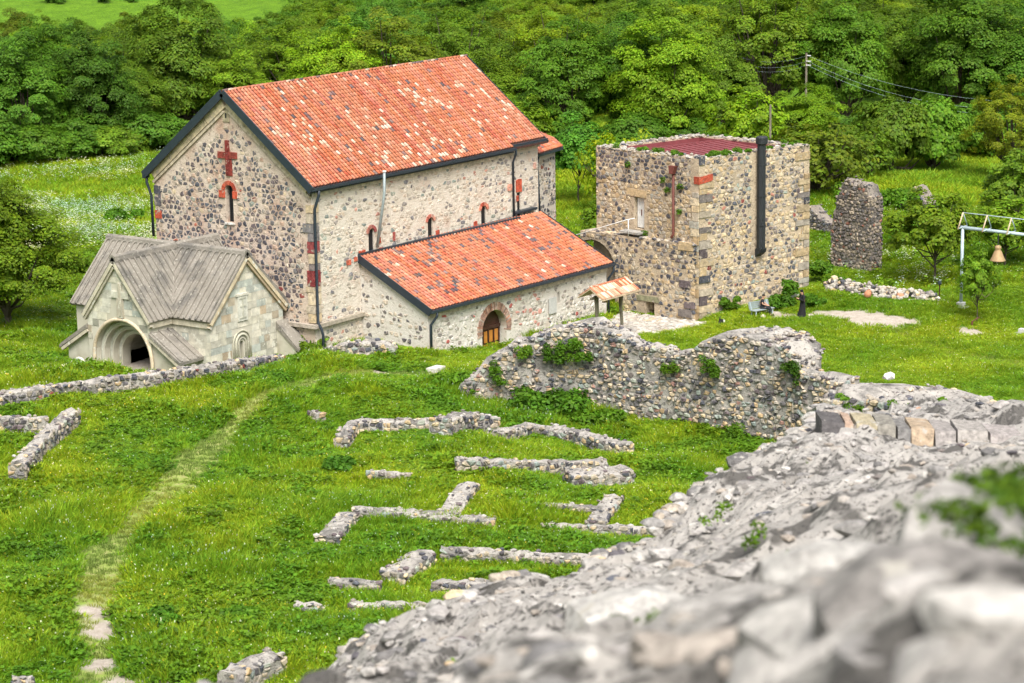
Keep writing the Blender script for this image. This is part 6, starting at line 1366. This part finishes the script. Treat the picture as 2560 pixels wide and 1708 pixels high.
MB().tube([hc-fd_*.07+(0, 0, .02), hc-fd_*.1-(0, 0, .1), hc-fd_*.1-(0, 0, .2)], [.075, .06, .03], 8).build('hair', M['hair'], t_, None, True)
MB().tube([hc+fd_*.07-(0, 0, .07), hc+fd_*.09-(0, 0, .13), hc+fd_*.07-(0, 0, .2)], [.05, .05, .02], 8).build('beard', M['hair'], t_, None, True)
# seated person
st_b = bp_(.12, -.02, 0); st_b[2] = bc[2]
t_, P_, J, E, hc, fd_, sd_ = person(st_b, tn*.75+tdir*.55, 'sit', 'person seated on the bench in dark shirt and dark trousers')
sub = lambda ks: {k: J[k] for k in ks}
JS = {k: (J[k][0], (J[k][1] if not hasattr(J[k][1], '__len__') else J[k][1][0])*1.16+.005) for k in ('waist', 'pelvis', 'chest', 'sh-1', 'sh1')}
for s in (-1, 1): JS[f'm{s}'] = (J[f'sh{s}'][0]*.35+J[f'el{s}'][0]*.65, .066)
JS['nk'] = (J['chest'][0]*.35+J['neck'][0]*.65, .08)
skin('shirt', JS, [('waist','pelvis'),('waist','chest'),('chest','sh1'),('chest','sh-1'),('sh1','m1'),('sh-1','m-1'),('chest','nk')], 'shirt', t_)
JT = {'pelvis': (J['pelvis'][0]-(0, 0, .02), .165)}
for s in (-1, 1): JT.update({f'hip{s}': (J[f'hip{s}'][0], .105), f'kn{s}': (J[f'kn{s}'][0], .085), f'an{s}': (J[f'an{s}'][0], .065)})
skin('trousers', JT, [('pelvis','hip1'),('hip1','kn1'),('kn1','an1'),('pelvis','hip-1'),('hip-1','kn-1'),('kn-1','an-1')], 'trous', t_)
for s in (-1, 1): MB().tube([J[f'an{s}'][0]-fd_*.06-(0, 0, .03), J[f'an{s}'][0]+fd_*.06-(0, 0, .045), J[f'toe{s}'][0]+fd_*.04], [.055, .06, .04], 8).build('shoe', M['hair'], t_, None, True)
MB().lathe(hc+(0, 0, .02)-fd_*.015, [(.09, 0), (.099, .03), (.092, .08), (.05, .115)], 12).build('hair', M['hair'], t_, None, True)
lg = P_(.075, .05, .93); MB().bar(lg-sd_*.04, lg+sd_*.04, .02, .05).build('shirt_print', M['steelblue'], t_)
# planter edge, rock, bag, pots
k0 = bp_(-1.9, .55, 0)
for i, (a, b_) in enumerate(((1.4, 2.9), (3.1, 4.9))):
    p0 = TA+ts_u*(a+2.6)+ts_n*1.3; p1 = TA+ts_u*(b_+2.6)+ts_n*1.25; p0[2] = gz(p0[0], p0[1]); p1[2] = gz(p1[0], p1[1])
    setp(MB().bar(p0+(0, 0, .08), p1+(0, 0, .08), .12, .26).build('planter_kerb', M['concrete']), ['grey kerb of the flower bed behind the two people', 'pale kerb of the flower bed at the tower corner'][i], 'kerb')
p0, p1 = GT(1790, 818), GT(1870, 785)
setp(MB().bar(p0+(0, 0, -.02), p1+(0, 0, -.02), .1, .2, (0, 0, 1), (.34, .32, .3)).build('planter_kerb', M['block']), 'grey kerb left of the bench along the tower foot', 'kerb')
q_ = lump(GT(1907, 793, .12), .3, .22, .2, .4); setp(MB().add(q_[1], q_[2], (.60, .53, .42)).build('boulder', M['stone']), 'pale boulder lying in front of the bench', 'boulder')
p = GT(1800, 812); bg_ = thing('bag', 'small dark and white bag standing by the kerb at the tower foot', 'bag', p)
MB().prism([p+(0, 0, 0)+tdir*-.16, p+tdir*.12, p+tdir*.1+(0, 0, .36), p+tdir*-.08+(0, 0, .42)], tn*.18).build('bag_body', M['black'], bg_); MB().prism([p+tdir*.125, p+tdir*.26, p+tdir*.25+(0, 0, .3), p+tdir*.13+(0, 0, .34)], tn*.18).build('bag_side', M['white'], bg_)
MB().tube([p+tdir*-.08+(0, 0, .4), p+(0, 0, .55), p+tdir*.08+(0, 0, .38)], .015, 5).build('strap', M['black'], bg_)
for i, (px, py, c_) in enumerate(((2164, 746, 0), (2262, 748, 1))):
    p = GT(px, py); jr = MB(); ax_ = np.array((RT[0], RT[1], 0))*(-.5 if i else .4)+np.array((0, 0, .8 if i == 0 else .35)); ax_ /= np.linalg.norm(ax_)
    jr.tube([p+(0, 0, .02), p+ax_*.12, p+ax_*.3, p+ax_*.48, p+ax_*.56, p+ax_*.6], [.08, .19, .25, .19, .1, .12], 12)
    setp(jr.build('clay_jar', M['clay'], None, None, True), ['upright broken clay jar on the lawn before the stone pile', 'dark-mouthed clay jar lying on the lawn'][i], 'jar', 'clay jars on the lawn')
p = GT(2297, 748); ck = thing('sack', 'white plastic sack at the right end of the stone pile', 'sack', p); q_ = lump(p+(0, 0, .22), .3, .22, .34, .3, True); MB().add(q_[1], q_[2], (1, 1, 1)).build('sack_body', M['white'], ck, None, True); MB().tube([p+(0, 0, .5), p+(.05, 0, .66)], [.1, .03], 7).build('sack_neck', M['white'], ck)
q_ = lump(GT(2345, 748, .15), .25, .2, .2, 1); setp(MB().add(q_[1], q_[2], (.78, .75, .70)).build('boulder', M['stone']), 'white boulder by the thin stake near the stone pile', 'boulder')
p = GT(2348, 752); lp = thing('lamp_stake', 'thin dark stake with a small lamp head on the lawn', 'lamp stake', p); MB().tube([p-(0, 0, .1), p+(0, 0, 1.05)], .045, 6).build('stake', M['woodd'], lp); MB().lathe(p+(0, 0, 1.03), [(.06, 0), (.13, .06), (.13, .2), (.05, .26)], 8).build('lamp_head', M['navy'], lp)
q_ = lump(D(2222, 940, 118.5), .5, .35, .22, .3); setp(MB().add(q_[1], q_[2], (.85, .83, .80)).build('boulder', M['stone']), 'white stone lying on top of the rubble bank', 'boulder')
p = GT(2430, 815); sk = thing('tree_brace', 'short brown stub leaning at the foot of the slim tree', 'stub', p); MB().tube([p, p+(0, 0, .3)], .06, 6).tube([p+(0, 0, .28), p+np.array((RT[0], RT[1], 0))*.45+(0, 0, .55)], .035, 6).build('stub_wood', M['rust'], sk)
p = GT(1090, 930); setp(MB().box(p[0]-.5, p[0]+.5, p[1]-.3, p[1]+.3, p[2]-.05, p[2]+.28, (.66, .63, .58)).build('stone_slab', M['block']), 'pale flat stone slab in the grass left of the ruin', 'slab')
# utility poles and wires
def pole(px, py_t, d_, H_, label, r=.1):
    t__ = D(px, py_t, d_); g0 = t__[2]-H_
    o = thing('utility_pole', label, 'pole', (t__[0], t__[1], g0), 'utility poles'); MB().tube([(t__[0], t__[1], g0), t__], [r*1.2, r], 7).build('shaft', M['woodg'], o); return o, t__
po, tp = pole(2016, 133, 226, 9, 'thin wooden utility pole with wires above the tower')
po2, tp2 = pole(1926, 262, 196, 5.5, 'shorter grey wooden post behind the tower roof', .09)
pa, pb_ = [], []
for i, (dy, e, y2, l, y1) in enumerate(((6, (2480, 252), 0, (1832, 136), 0), (20, (2420, 268), 0, (1832, 150), 0), (30, (2420, 282), 0, (1832, 162), 0))):
    c = D(2018, 133+dy, 226); MB().bar(c-RT*.1, c+RT*.35, .06, .06).build('insulator', M['white'], po)
    for q, lab, dd in ((e, 'right', 205), (l, 'left', 240)):
        e_ = D(q[0], q[1], dd); pts = [c*(1-f)+e_*f-np.array((0, 0, 4*f*(1-f)*.7)) for f in np.linspace(0, 1, 9)]
        setp(MB().tube(pts, .008, 4).build('wire', M['steelblue']), f'{["upper","middle","lower"][i]} wire running {lab} from the utility pole', 'wire', 'wires of the utility pole')
# bushes on the far hill
for i, (a, b_) in enumerate(((120, 14), (138, 12), (245, 8), (300, 3))):
    p = D(a*K, b_*K, 505); bush(f'dark bush on the far hill, {ORD[i]} from left', (p[0], p[1], gz(p[0], p[1])), 2.0, 2.0, (.45, .6, .8), 8, 60, .5, group='bushes on the far hill')
